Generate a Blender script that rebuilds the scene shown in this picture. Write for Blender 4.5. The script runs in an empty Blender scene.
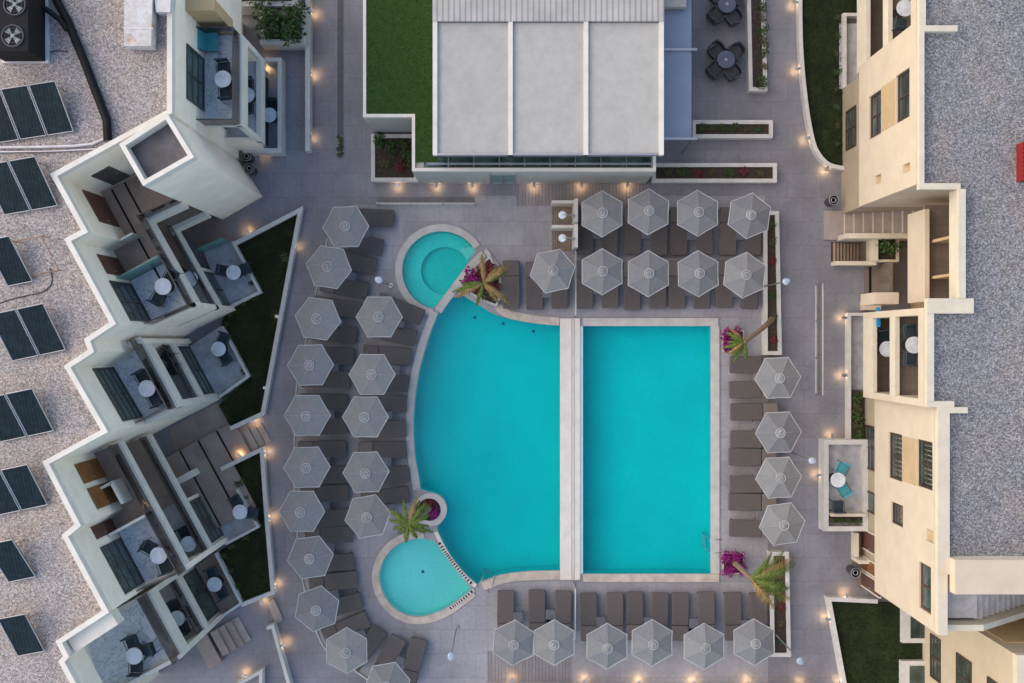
import bpy, math, random
from mathutils import Vector, Matrix
from mathutils.geometry import tessellate_polygon
random.seed(7)
R = math.radians
SC = bpy.context.scene
COL = SC.collection
CAMZ, F = 44.0, 1056.0

def W(px, py, h=0.0):
    """survey point: photograph position + known height -> plan position in metres"""
    k = (CAMZ - h) / F
    return ((px - 512.0) * k, (341.5 - py) * k)
def WL(pts, h=0.0):
    return [W(p[0], p[1], h) for p in pts]

# ------------------------------------------------------------------ materials
_m = {}
def _new(name):
    m = bpy.data.materials.new(name); m.use_nodes = True
    return m, m.node_tree.nodes, m.node_tree.links, m.node_tree.nodes['Principled BSDF']
def coords(n, l, scale=1.0, space='pos'):
    if space == 'pos':
        g = n.new('ShaderNodeNewGeometry'); return g.outputs['Position']
    t = n.new('ShaderNodeTexCoord'); return t.outputs['Object']
def rgba(c): return (c[0], c[1], c[2], 1)
def ramp(n, l, src, stops):
    r = n.new('ShaderNodeValToRGB'); e = r.color_ramp.elements
    while len(e) > 1: e.remove(e[-1])
    e[0].position = stops[0][0]; e[0].color = rgba(stops[0][1])
    for p, c in stops[1:]:
        x = e.new(p); x.color = rgba(c)
    l.new(src, r.inputs[0]); return r.outputs[0]
def mix(n, l, f, a, b, mode='MIX'):
    m = n.new('ShaderNodeMix'); m.data_type = 'RGBA'; m.blend_type = mode
    for s, v in ((0, f), (6, a), (7, b)):
        if isinstance(v, (int, float)): m.inputs[s].default_value = v
        elif isinstance(v, tuple): m.inputs[s].default_value = rgba(v)
        else: l.new(v, m.inputs[s])
    return m.outputs[2]
def noise(n, l, vec, scale, detail=4, rough=.6):
    t = n.new('ShaderNodeTexNoise'); t.inputs['Scale'].default_value = scale
    t.inputs['Detail'].default_value = detail; t.inputs['Roughness'].default_value = rough
    l.new(vec, t.inputs['Vector']); return t.outputs['Fac']
def bump(n, l, b, h, s, d=.02):
    x = n.new('ShaderNodeBump'); x.inputs['Strength'].default_value = s; x.inputs['Distance'].default_value = d
    l.new(h, x.inputs['Height']); l.new(x.outputs[0], b.inputs['Normal'])

def plain(name, c, rough=.6, var=.18, scale=3., metal=0., bmp=0., space='pos', grime=0.):
    if name in _m: return _m[name]
    m, n, l, b = _new(name)
    v = coords(n, l, space=space)
    f = noise(n, l, v, scale)
    lo = tuple(x * (1 - var) for x in c); hi = tuple(min(1, x * (1 + var)) for x in c)
    col = ramp(n, l, f, [(.3, lo), (.7, hi)])
    if grime:
        g = noise(n, l, v, scale * .35, 6, .7)
        gg = ramp(n, l, g, [(.45, (0, 0, 0)), (.75, (1, 1, 1))])
        mm = n.new('ShaderNodeMath'); mm.operation = 'MULTIPLY'; mm.inputs[1].default_value = grime
        l.new(gg, mm.inputs[0])
        col = mix(n, l, mm.outputs[0], col, (c[0]*.5, c[1]*.47, c[2]*.42))
    l.new(col, b.inputs['Base Color'])
    b.inputs['Roughness'].default_value = rough; b.inputs['Metallic'].default_value = metal
    if bmp: bump(n, l, b, noise(n, l, v, scale * 12), bmp)
    _m[name] = m; return m

def tiles(name, c, w, h, rot=0., mortar=.7, var=.1, rough=.55, msize=.008, stain=.35):
    m, n, l, b = _new(name)
    v = coords(n, l)
    mp = n.new('ShaderNodeMapping'); mp.inputs['Rotation'].default_value[2] = rot
    l.new(v, mp.inputs['Vector'])
    br = n.new('ShaderNodeTexBrick'); l.new(mp.outputs[0], br.inputs['Vector'])
    br.inputs['Scale'].default_value = 1; br.inputs['Brick Width'].default_value = w; br.inputs['Row Height'].default_value = h
    br.inputs['Mortar Size'].default_value = msize; br.inputs['Mortar Smooth'].default_value = .2; br.offset = .5
    br.inputs['Color1'].default_value = rgba(tuple(x*(1-var) for x in c)); br.inputs['Color2'].default_value = rgba(tuple(x*(1+var) for x in c))
    br.inputs['Mortar'].default_value = rgba(tuple(x*mortar for x in c))
    f = noise(n, l, v, .45, 6, .65); f2 = noise(n, l, v, 7, 5, .7)
    a = ramp(n, l, f, [(.3, (1-stain*.6,)*3), (.7, (1+stain*.25,)*3)])
    a2 = ramp(n, l, f2, [(.3, (.88, .88, .88)), (.7, (1.1, 1.1, 1.1))])
    col = mix(n, l, 1., mix(n, l, 1., br.outputs[0], a, 'MULTIPLY'), a2, 'MULTIPLY')
    l.new(col, b.inputs['Base Color']); b.inputs['Roughness'].default_value = rough
    bump(n, l, b, f2, .08)
    return m

def gravel(name, cols, scale=25):
    m, n, l, b = _new(name)
    v = coords(n, l)
    vo = n.new('ShaderNodeTexVoronoi'); vo.inputs['Scale'].default_value = scale; l.new(v, vo.inputs['Vector'])
    sep = n.new('ShaderNodeSeparateColor'); l.new(vo.outputs['Color'], sep.inputs[0])
    k = len(cols)
    c = ramp(n, l, sep.outputs[0], [(i/(k-1), cc) for i, cc in enumerate(cols)])
    f = noise(n, l, v, .5, 6, .7)
    warm = ramp(n, l, f, [(.3, (.86, .88, .92)), (.5, (1, 1, 1)), (.68, (1.12, 1.02, .92))])
    c = mix(n, l, 1., c, warm, 'MULTIPLY')
    f3 = noise(n, l, v, 1.6, 5, .7)
    c = mix(n, l, 1., c, ramp(n, l, f3, [(.3, (.94,)*3), (.7, (1.05,)*3)]), 'MULTIPLY')
    l.new(c, b.inputs['Base Color']); b.inputs['Roughness'].default_value = .9
    bump(n, l, b, vo.outputs['Distance'], .6, .03)
    return m

def glassy(name, tint, gl=.7, rough=.03):
    m, n, l, b = _new(name)
    n.remove(b); out = n['Material Output']
    t = n.new('ShaderNodeBsdfTransparent'); t.inputs[0].default_value = rgba(tint)
    g = n.new('ShaderNodeBsdfGlossy'); g.inputs['Roughness'].default_value = rough
    fr = n.new('ShaderNodeLayerWeight'); fr.inputs[0].default_value = .5
    pw = n.new('ShaderNodeMath'); pw.operation = 'POWER'; pw.inputs[1].default_value = 4; l.new(fr.outputs['Facing'], pw.inputs[0])
    ma = n.new('ShaderNodeMath'); ma.operation = 'MULTIPLY_ADD'; ma.inputs[1].default_value = gl; ma.inputs[2].default_value = .02; l.new(pw.outputs[0], ma.inputs[0])
    mx = n.new('ShaderNodeMixShader'); l.new(ma.outputs[0], mx.inputs[0]); l.new(t.outputs[0], mx.inputs[1]); l.new(g.outputs[0], mx.inputs[2])
    l.new(mx.outputs[0], out.inputs[0]); return m, n, l, g, fr

def emis(name, c, s):
    m, n, l, b = _new(name)
    b.inputs['Base Color'].default_value = rgba(c); b.inputs['Emission Color'].default_value = rgba(c); b.inputs['Emission Strength'].default_value = s
    return m

PAVE = tiles('pavement stone', (.215, .21, .228), 1.35, 1.0, 0, .78, .06, .5, .012, .55)
PAVE2 = tiles('pool terrace stone', (.33, .315, .322), 1.0, 1.0, 0, .75, .06, .5, .012, .5)
DECK = tiles('composite deck boards', (.25, .23, .23), 40, .14, R(90), .6, .09, .6, .014)
BROWN = tiles('brown terrace tile', (.30, .23, .19), .6, .6, R(-28.4), .85, .1, .5, .008)
BROWNX = tiles('brown landing tile', (.20, .16, .13), .6, .3, 0, .75, .1, .5, .008)
GRAVEL = gravel('roof gravel', [(.15, .14, .135), (.25, .225, .21), (.34, .30, .28), (.40, .345, .315), (.54, .50, .465)])
GRAVEL2 = gravel('grey roof gravel', [(.085, .085, .09), (.15, .148, .15), (.205, .2, .2), (.26, .25, .25), (.40, .385, .38)])
CREAM = plain('warm cream render', (.57, .475, .35), .85, .07, 1.3, bmp=.1, grime=.12)
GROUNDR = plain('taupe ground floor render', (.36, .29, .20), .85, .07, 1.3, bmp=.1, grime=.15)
CREAMW = plain('warm white trim', (.60, .53, .40), .75, .07, 2, bmp=.06, grime=.15)
STUCCO = plain('cream render', (.87, .775, .625), .85, .07, 1.3, bmp=.1, grime=.12)
TAN = plain('tan render', (.46, .33, .18), .85, .07, 1.6, bmp=.1, grime=.1)
WHITE = plain('white coping paint', (.67, .63, .545), .7, .07, 2.2, bmp=.06, grime=.18)
CURB = plain('white curb stone', (.56, .54, .49), .75, .1, 3, bmp=.1, grime=.25)
STONE = plain('pool coping stone', (.50, .475, .43), .7, .12, 2.4, bmp=.12, grime=.22)
SANDST = plain('sandy coping stone', (.50, .43, .35), .7, .2, 2.8, bmp=.12, grime=.3)
SHEET = plain('white membrane roof', (.40, .39, .35), .7, .07, 3.5, bmp=.3, grime=.22)
FRAME = plain('dark window frame', (.06, .055, .05), .45)
METAL = plain('grey metal', (.42, .42, .43), .35, .08, 5, .8)
BLACK = plain('black plastic', (.010, .010, .011), .75)
BLACK.node_tree.nodes['Principled BSDF'].inputs['Specular IOR Level'].default_value = .2
CHAR = plain('charcoal wicker', (.045, .045, .052), .6, .3, 30, space='obj', bmp=.3)
CUSH = plain('taupe mattress fabric', (.105, .090, .082), .9, .12, 14, space='obj', bmp=.25)
CUSH2 = plain('taupe fabric lightened for tilt', (.128, .108, .096), .9, .12, 14, space='obj', bmp=.25)  # mattress taupe made paler: light caught by the tilted headrest, put into colour
CANOPY = plain('grey parasol canvas', (.188, .192, .19), .85, .08, 6, space='obj', bmp=.15)
PIPING = plain('light parasol piping', (.50, .50, .49), .7)
TABLEW = plain('white table top', (.60, .62, .64), .4)
TEAL = plain('turquoise fabric', (.06, .33, .36), .8, .15, 8, space='obj')
WOOD = plain('varnished wood', (.20, .085, .025), .45, .3, 4)
DOORB = plain('dark red brown door', (.10, .045, .032), .5, .2, 4)
TEAK = tiles('teak slats', (.22, .17, .12), 3, .09, R(90), .5, .12, .6, .015)
SOIL = plain('planter soil', (.045, .032, .022), .95, .5, 9, bmp=.6)
LAWN = plain('lawn turf', (.014, .022, .004), .95, .65, 1.3, bmp=.8, grime=.4)
TURF = plain('artificial turf', (.022, .056, .003), .9, .22, 9, bmp=.6)
SLATE = plain('grey patio stone', (.42, .425, .44), .5, .25, 2.5, bmp=.1, grime=.3)
DARKROOF = plain('dark wet roof felt', (.085, .082, .088), .55, .45, 1.7, grime=.4)
DARKINT = plain('dark reveal', (.05, .042, .038), .8)
REDM = plain('red louvre paint', (.20, .010, .012), .5)
DUCT = plain('weathered white duct', (.60, .58, .56), .5, .12, 2.5, grime=.45)
def rusty():
    m, n, l, b = _new('rust stained white duct')
    v = coords(n, l); f = noise(n, l, v, 1.6, 6, .75); g = noise(n, l, v, 5, 6, .8)
    c = ramp(n, l, f, [(.40, (.58, .57, .56)), (.56, (.52, .47, .42)), (.66, (.42, .28, .16))])
    l.new(mix(n, l, 1., c, ramp(n, l, g, [(.35, (.75,)*3), (.65, (1.08,)*3)]), 'MULTIPLY'), b.inputs['Base Color']); b.inputs['Roughness'].default_value = .5
    return m
RDUCT = rusty()
TRUNK = plain('palm trunk bark', (.24, .17, .10), .9, .3, 10, space='obj', bmp=.5)
SIDET = plain('dark side table', (.13, .13, .14), .5)
STEPST = plain('pale step stone', (.33, .28, .24), .7, .12, 3, bmp=.1, grime=.2)
CABLE = plain('black cable', (.03, .03, .035), .6)
RUST = plain('rusty frame', (.30, .17, .10), .7, .35, 6)
def leafmat(name, c, c2):
    m, n, l, b = _new(name); b.inputs['Specular IOR Level'].default_value = .15
    o = n.new('ShaderNodeNewGeometry'); 
    col = ramp(n, l, o.outputs['Random Per Island'], [(0, c), (1, c2)])
    l.new(col, b.inputs['Base Color']); b.inputs['Roughness'].default_value = .6
    return m
LEAF = leafmat('shrub leaves', (.018, .042, .010), (.07, .12, .036))
LEAFO = leafmat('olive leaves', (.04, .05, .018), (.11, .12, .05))
LEAFP = leafmat('bougainvillea bracts', (.13, .006, .07), (.32, .02, .20))
LEAFR = leafmat('red foliage', (.07, .012, .018), (.22, .05, .05))
FROND = leafmat('palm frond leaflets', (.045, .09, .015), (.17, .215, .045))
FRONDD = leafmat('dry palm leaflets', (.16, .10, .035), (.36, .26, .10))
GRASSM = leafmat('grass blades', (.006, .016, .003), (.030, .050, .010))
TURFM = leafmat('turf blades', (.014, .044, .002), (.030, .078, .003))
WARM = emis('warm lamp lens', (1, .62, .28), 30)
LAMPW = plain('opal lamp shade', (.34, .40, .47), .35)

def marble():
    m, n, l, b = _new('pale veined balcony tile')
    v = coords(n, l)
    f = noise(n, l, v, 2.2, 7, .7)
    w = n.new('ShaderNodeTexNoise'); w.inputs['Scale'].default_value = 1.4; w.inputs['Detail'].default_value = 6; w.inputs['Distortion'].default_value = 2.2
    l.new(v, w.inputs['Vector'])
    c = ramp(n, l, f, [(.3, (.54, .57, .61)), (.7, (.74, .77, .80))])
    vein = ramp(n, l, w.outputs['Fac'], [(.47, (1, 1, 1)), (.5, (.4, .42, .46)), (.53, (1, 1, 1))])
    l.new(mix(n, l, .8, c, vein, 'MULTIPLY'), b.inputs['Base Color']); b.inputs['Roughness'].default_value = .35
    return m
MARBLE = marble()
def vary(m, amt):
    n, l = m.node_tree.nodes, m.node_tree.links; b = n['Principled BSDF']; src = b.inputs['Base Color'].links[0].from_socket
    oi = n.new('ShaderNodeObjectInfo')
    c = mix(n, l, 1., src, ramp(n, l, oi.outputs['Random'], [(0, (1-amt, 1-amt, 1-amt*.8)), (.5, (1, 1, 1)), (1, (1+amt, 1+amt*.9, 1+amt*.7))]), 'MULTIPLY')
    l.new(c, b.inputs['Base Color'])
vary(CANOPY, .14); vary(CUSH, .12); vary(CUSH2, .16)
def panelmat():
    m, n, l, b = _new('solar cells')
    v = coords(n, l, space='obj')
    br = n.new('ShaderNodeTexBrick'); br.offset = 0; l.new(v, br.inputs['Vector'])
    br.inputs['Scale'].default_value = 1; br.inputs['Brick Width'].default_value = .11; br.inputs['Row Height'].default_value = 1.8
    br.inputs['Mortar Size'].default_value = .006
    br.inputs['Color1'].default_value = (.009, .017, .020, 1); br.inputs['Color2'].default_value = (.013, .021, .025, 1); br.inputs['Mortar'].default_value = (.028, .036, .040, 1)
    d = noise(n, l, v, 5, 6, .8)
    c = mix(n, l, 1., br.outputs[0], ramp(n, l, d, [(.35, (.8,)*3), (.75, (1.8,)*3)]), 'MULTIPLY')
    l.new(c, b.inputs['Base Color']); b.inputs['Roughness'].default_value = .35; b.inputs['Specular IOR Level'].default_value = .12
    return m
SOLAR = panelmat()
def stripes(name, c1, c2, period, axis=0):
    m, n, l, b = _new(name)
    v = coords(n, l)
    s = n.new('ShaderNodeSeparateXYZ'); l.new(v, s.inputs[0])
    a = n.new('ShaderNodeMath'); a.operation = 'MULTIPLY'; a.inputs[1].default_value = 1/period; l.new(s.outputs[axis], a.inputs[0])
    fr = n.new('ShaderNodeMath'); fr.operation = 'FRACT'; l.new(a.outputs[0], fr.inputs[0])
    c = ramp(n, l, fr.outputs[0], [(0, c1), (.6, c1), (.66, c2), (.94, c2), (1, c1)])
    f = noise(n, l, v, 1.2, 5)
    c = mix(n, l, 1., c, ramp(n, l, f, [(.3, (.85,)*3), (.7, (1.12,)*3)]), 'MULTIPLY')
    l.new(c, b.inputs['Base Color']); b.inputs['Roughness'].default_value = .55
    return m
CORR = stripes('corrugated sheet', (.40, .385, .35), (.27, .26, .24), .21)
def winglass(name, c, r=.06):
    m, n, l, b = _new(name)
    v = coords(n, l)
    f = noise(n, l, v, 1.7, 3)
    l.new(ramp(n, l, f, [(.35, tuple(x*.5 for x in c)), (.65, tuple(x*1.5 for x in c))]), b.inputs['Base Color'])
    b.inputs['Roughness'].default_value = r; b.inputs['Specular IOR Level'].default_value = .7
    return m
PANE = winglass('window glass', (.028, .040, .038))
PANEG = winglass('green tinted door glass', (.045, .07, .06), .05)
RAILG = glassy('bronze tinted glass', (.50, .50, .50), rough=.01)[0]
CLEARG = glassy('clear glass', (.95, .97, .97), .2)[0]
CANG = plain('blue grey glass canopy', (.22, .27, .34), .2, .06, 1.5)
GREENG = plain('frosted green glass screen', (.10, .24, .20), .25, .12, 2)
def watermat(name, tint):
    m, n, l, g, fr = glassy(name, tint, rough=.02)
    v = coords(n, l)
    bp = n.new('ShaderNodeBump'); bp.inputs['Strength'].default_value = .35; bp.inputs['Distance'].default_value = .03
    l.new(noise(n, l, v, 5.5, 4), bp.inputs['Height'])
    l.new(bp.outputs[0], g.inputs['Normal']); l.new(bp.outputs[0], fr.inputs['Normal'])
    return m
WATER = watermat('pool water', (.35, .97, .98))
WATERS = watermat('shallow pool water', (.62, .95, .96))
def basin(name, c):
    m, n, l, b = _new(name)
    v = coords(n, l)
    f = noise(n, l, v, .22, 3); f2 = noise(n, l, v, 9, 5, .8)
    c1 = ramp(n, l, f, [(.3, tuple(x*.9 for x in c)), (.7, tuple(min(1, x*1.1) for x in c))])
    col = mix(n, l, 1., c1, ramp(n, l, f2, [(.3, (.9,)*3), (.7, (1.08,)*3)]), 'MULTIPLY')
    l.new(col, b.inputs['Base Color']); b.inputs['Roughness'].default_value = .6; b.inputs['Specular IOR Level'].default_value = 0
    return m
BASIN = basin('turquoise pool mosaic', (.003, .50, .50))
BASIN2 = basin('turquoise mosaic lap pool', (.003, .48, .49))
BASINK = basin('pale turquoise mosaic', (.30, .68, .62))
BASINJ = basin('pale green mosaic', (.07, .66, .58))
BASIND = basin('spa mosaic', (.02, .60, .55))

# ------------------------------------------------------------------ mesh builder
class MB:
    def __init__(s): s.v = []; s.f = []; s.sm = set()
    def add(s, vs, fs, smooth=False):
        o = len(s.v); s.v += [tuple(x) for x in vs]
        for f in fs:
            if smooth: s.sm.add(len(s.f))
            s.f.append(tuple(i + o for i in f))
        return s
    def box(s, x0, y0, z0, x1, y1, z1):
        v = [(x, y, z) for z in (z0, z1) for x, y in ((x0, y0), (x1, y0), (x1, y1), (x0, y1))]
        return s.add(v, [(3,2,1,0), (4,5,6,7), (0,1,5,4), (1,2,6,5), (2,3,7,6), (3,0,4,7)])
    def obox(s, p, u, a0, a1, b0, b1, z0, z1):
        """box in the plan frame p + a*u + b*v (v = u turned 90 deg left)"""
        v = (-u[1], u[0])
        q = [(p[0]+a*u[0]+b*v[0], p[1]+a*u[1]+b*v[1]) for a, b in ((a0, b0), (a1, b0), (a1, b1), (a0, b1))]
        return s.prism(q, z0, z1)
    def prism(s, poly, z0, z1, bottom=True, holes=()):
        loops = [[Vector((x, y, 0)) for x, y in poly]] + [[Vector((x, y, 0)) for x, y in h] for h in holes]
        tris = tessellate_polygon(loops)
        flat = [p for lp in loops for p in lp]; n = len(flat)
        vs = [(p.x, p.y, z1) for p in flat] + [(p.x, p.y, z0) for p in flat]
        fs = [tuple(t) for t in tris]
        if bottom: fs += [tuple(i + n for i in reversed(t)) for t in tris]
        o = 0
        for lp in loops:
            k = len(lp)
            for i in range(k):
                j = (i + 1) % k
                fs.append((o+i, o+j, n+o+j, n+o+i))
            o += k
        return s.add(vs, fs)
    def sheet(s, poly, z, holes=()):
        loops = [[Vector((x, y, 0)) for x, y in poly]] + [[Vector((x, y, 0)) for x, y in h] for h in holes]
        tris = tessellate_polygon(loops); flat = [p for lp in loops for p in lp]
        out = []
        for t in tris:
            a, b, c = (flat[i] for i in t)
            ar = (b.x-a.x)*(c.y-a.y)-(b.y-a.y)*(c.x-a.x)
            out.append(tuple(t) if ar > 0 else tuple(reversed(t)))
        return s.add([(p.x, p.y, z) for p in flat], out)
    def strip(s, pts, d, z0, z1, closed=False):
        """band of width |d| on the left (d>0) or right (d<0) of a polyline"""
        q = offset(pts, d, closed); n = len(pts)
        m = n if closed else n - 1
        vs = [(x, y, z1) for x, y in pts] + [(x, y, z1) for x, y in q] + [(x, y, z0) for x, y in pts] + [(x, y, z0) for x, y in q]
        fs = []
        for i in range(m):
            j = (i + 1) % n
            fs += [(i, j, n+j, n+i), (2*n+i, 3*n+i, 3*n+j, 2*n+j), (i, 2*n+i, 2*n+j, j), (n+i, n+j, 3*n+j, 3*n+i)]
        if not closed:
            fs += [(0, n, 3*n, 2*n), (n-1, 3*n-1, 4*n-1, 2*n-1)]
        return s.add(vs, fs)
    def cyl(s, x, y, z0, z1, r0, r1=None, n=16, cap=True):
        r1 = r0 if r1 is None else r1
        vs = [(x+r*math.cos(2*math.pi*i/n), y+r*math.sin(2*math.pi*i/n), z) for r, z in ((r0, z0), (r1, z1)) for i in range(n)]
        s.add(vs, [(i, (i+1) % n, n+(i+1) % n, n+i) for i in range(n)], True)
        if cap: s.add(vs, [tuple(range(n-1, -1, -1)), tuple(range(n, 2*n))])
        return s
    def tube(s, pts, r, n=8, cap=True):
        pts = [Vector(p) for p in pts]; k = len(pts)
        rr = r if isinstance(r, (list, tuple)) else [r]*k
        vs = []
        for i, p in enumerate(pts):
            t = (pts[min(i+1, k-1)] - pts[max(i-1, 0)]).normalized()
            a = t.cross(Vector((0, 0, 1))) if abs(t.z) < .95 else t.cross(Vector((1, 0, 0)))
            a.normalize(); b = t.cross(a)
            for j in range(n):
                an = 2*math.pi*j/n
                vs.append(p + (a*math.cos(an) + b*math.sin(an))*rr[i])
        fs = [(i*n+j, i*n+(j+1) % n, (i+1)*n+(j+1) % n, (i+1)*n+j) for i in range(k-1) for j in range(n)]
        s.add(vs, fs, True)
        if cap: s.add(vs, [tuple(range(n-1, -1, -1)), tuple(range((k-1)*n, k*n))])
        return s
    def torus(s, x, y, z, r, t, n=24, m=6):
        vs = []
        for i in range(n):
            a = 2*math.pi*i/n
            for j in range(m):
                b = 2*math.pi*j/m; q = r + t*math.cos(b)
                vs.append((x+q*math.cos(a), y+q*math.sin(a), z+t*math.sin(b)))
        return s.add(vs, [(i*m+j, ((i+1) % n)*m+j, ((i+1) % n)*m+(j+1) % m, i*m+(j+1) % m) for i in range(n) for j in range(m)], True)
    def pad(s, x0, y0, x1, y1, z0, z1, r=.07, e=.03, n=5, tilt=None):
        """soft cushion: rounded plan corners and rolled edges; tilt = (y pivot, angle)"""
        def loop(ins, z):
            o = []
            for cx, cy, a0 in ((x1-r, y1-r, 0), (x0+r, y1-r, 90), (x0+r, y0+r, 180), (x1-r, y0+r, 270)):
                for i in range(n):
                    a = R(a0 + 90*i/(n-1)); o.append((cx+(r-ins)*math.cos(a), cy+(r-ins)*math.sin(a), z))
            return o
        L = [loop(e*.6, z0), loop(0, z0+e), loop(0, z1-e), loop(e*.35, z1-e*.35), loop(e*1.1, z1)]
        vs = [p for q in L for p in q]
        if tilt:
            py, an = tilt; c, sn = math.cos(an), math.sin(an)
            vs = [(x, py+(y-py)*c-(z-z0)*sn, z0+(y-py)*sn+(z-z0)*c) for x, y, z in vs]
        k = 4*n; fs = []
        for a in range(len(L)-1):
            fs += [(a*k+i, a*k+(i+1) % k, (a+1)*k+(i+1) % k, (a+1)*k+i) for i in range(k)]
        s.add(vs, fs, True)
        s.add(vs, [tuple(range(k-1, -1, -1)), tuple(range((len(L)-1)*k, len(L)*k))])
        return s
    def build(s, name, mat, parent=None, origin=None):
        org = Vector((0, 0, 0))
        if parent is not None:
            org = parent.matrix_basis.translation.copy()
            if parent.parent: org += parent.parent.matrix_basis.translation
        elif origin is not None: org = Vector(origin)
        elif s.v:
            xs = [p[0] for p in s.v]; ys = [p[1] for p in s.v]
            org = Vector(((min(xs)+max(xs))/2, (min(ys)+max(ys))/2, min(p[2] for p in s.v)))
        me = bpy.data.meshes.new(name)
        me.from_pydata([(p[0]-org.x, p[1]-org.y, p[2]-org.z) for p in s.v], [], s.f)
        for i in s.sm: me.polygons[i].use_smooth = True
        me.materials.append(mat)
        o = bpy.data.objects.new(name, me); COL.objects.link(o)
        if parent is not None: o.parent = parent
        else: o.location = org
        return o

def offset(pts, d, closed=False):
    n = len(pts); out = []
    for i in range(n):
        ds = []
        if closed or i > 0:
            a = pts[(i-1) % n]; b = pts[i]; ds.append(Vector((b[0]-a[0], b[1]-a[1])).normalized())
        if closed or i < n-1:
            a = pts[i]; b = pts[(i+1) % n]; ds.append(Vector((b[0]-a[0], b[1]-a[1])).normalized())
        if len(ds) == 1: nn = Vector((-ds[0].y, ds[0].x)); k = 1
        else:
            n1 = Vector((-ds[0].y, ds[0].x)); n2 = Vector((-ds[1].y, ds[1].x))
            nn = (n1+n2)
            nn = nn.normalized() if nn.length > 1e-4 else n1
            k = 1/max(.35, nn.dot(n1))
        out.append((pts[i][0]+nn.x*d*k, pts[i][1]+nn.y*d*k))
    return out
def area(p): return sum(p[i][0]*p[(i+1) % len(p)][1]-p[(i+1) % len(p)][0]*p[i][1] for i in range(len(p)))/2
def ccw(p): return p if area(p) > 0 else p[::-1]
def smooth(pts, k=5, closed=False):
    n = len(pts); out = []
    rng = range(n if closed else n-1)
    g = (lambda i: pts[i % n]) if closed else (lambda i: pts[max(0, min(n-1, i))])
    for i in rng:
        p0, p1, p2, p3 = g(i-1), g(i), g(i+1), g(i+2)
        for j in range(k):
            t = j/k
            out.append(tuple(.5*((2*p1[c])+(-p0[c]+p2[c])*t+(2*p0[c]-5*p1[c]+4*p2[c]-p3[c])*t*t+(-p0[c]+3*p1[c]-3*p2[c]+p3[c])*t**3) for c in (0, 1)))
    if not closed: out.append(tuple(pts[-1][:2]))
    return out

def tag(o, label, cat, group=None, kind=None):
    o['label'] = label; o['category'] = cat
    if group: o['group'] = group
    if kind: o['kind'] = kind
    return o
def struct(o, kind='structure'):
    o['kind'] = kind; return o
def thing(name, label, cat, loc=(0, 0, 0), group=None):
    e = bpy.data.objects.new(name, None); COL.objects.link(e); e.location = loc; e.empty_display_size = .2
    return tag(e, label, cat, group)
def copy_tree(o, parent=None):
    c = o.copy(); COL.objects.link(c)
    if parent is not None: c.parent = parent
    for ch in list(o.children): copy_tree(ch, c)
    return c
_first = {}
def place(proto, loc, rot, label, scale=1.0):
    if proto.name not in _first: _first[proto.name] = 1; o = proto
    else: o = copy_tree(proto)
    o.location = loc; o.rotation_euler = (0, 0, rot); o.scale = (scale,)*3
    o['label'] = label; return o
ORD = ['first', 'second', 'third', 'fourth', 'fifth', 'sixth', 'seventh', 'eighth', 'ninth', 'tenth', 'eleventh', 'twelfth',
       'thirteenth', 'fourteenth', 'fifteenth', 'sixteenth', 'seventeenth', 'eighteenth', 'nineteenth', 'twentieth', 'twenty-first', 'twenty-second', 'twenty-third']
def nth(i, n, a, b):
    if n == 1: return ''
    if i == 0: return a + 'most'
    if i == n-1: return b + 'most'
    return f"{ORD[i]} from the {a}"

# ------------------------------------------------------------------ camera, light, world
cam = bpy.data.cameras.new('camera'); co = bpy.data.objects.new('camera', cam); COL.objects.link(co)
cam.lens = F*36/1024; cam.sensor_width = 36; cam.clip_end = 2000; co.location = (0, 0, CAMZ); SC.camera = co
EL, AZ = 36, 12
s = Vector((-math.cos(R(EL))*math.cos(R(AZ)), math.cos(R(EL))*math.sin(R(AZ)), math.sin(R(EL))))
sl = bpy.data.lights.new('sun', 'SUN'); sl.energy = 1.15; sl.angle = R(95); sl.color = (1, .72, .43)
so = bpy.data.objects.new('sun', sl); COL.objects.link(so); so.location = (-30, 12, 30); so.rotation_euler = (-s).to_track_quat('-Z', 'Y').to_euler()
w = bpy.data.worlds.new('World'); SC.world = w; w.use_nodes = True
sk = w.node_tree.nodes.new('ShaderNodeTexSky'); sk.sky_type = 'NISHITA'; sk.sun_disc = False
sk.sun_elevation = R(EL); sk.sun_rotation = math.atan2(s.x, s.y) % (2*math.pi); sk.air_density = 1.0; sk.dust_density = 1.1; sk.ozone_density = 0.2
bg = w.node_tree.nodes['Background']; w.node_tree.links.new(sk.outputs[0], bg.inputs[0]); bg.inputs[1].default_value = .15
SC.view_settings.view_transform = 'Standard'; SC.view_settings.look = 'None'; SC.view_settings.exposure = 1.12; SC.view_settings.gamma = 1

# ================================================================== POOLS
main_px = smooth([(447, 299), (436, 319), (426, 348), (418, 380), (414.3, 411), (414.3, 440), (415.5, 457), (418.5, 473), (421, 489)], 4) + \
    [(428, 491.5), (435, 492.5), (441, 496), (445.5, 502), (446.8, 509), (445, 517), (441, 523), (437, 527)] + \
    smooth([(438, 531), (446, 547), (456, 562), (468, 576), (477.5, 584)], 3) + smooth([(484, 580), (500, 574.5), (520, 571.5), (540, 570.5), (560, 570)], 3) + \
    smooth([(560, 325.5), (540, 324), (519, 321), (495, 314.5), (478, 304.5), (462, 295)], 3)
lap_px = [(583, 326), (583, 573.5), (710.5, 573.5), (710.5, 326)]
kid_px = smooth([(434, 541), (424, 538.5), (414, 539), (404, 542), (395, 547), (386, 557), (381, 568), (380, 580), (384, 594), (393, 606), (405, 613.5), (418.5, 616), (434, 613), (448, 606.5), (460, 598), (471, 589)], 3)
kid_px += [(462, 577), (451, 564), (442, 551)]
jc = (441.5, 270.5)
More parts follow.
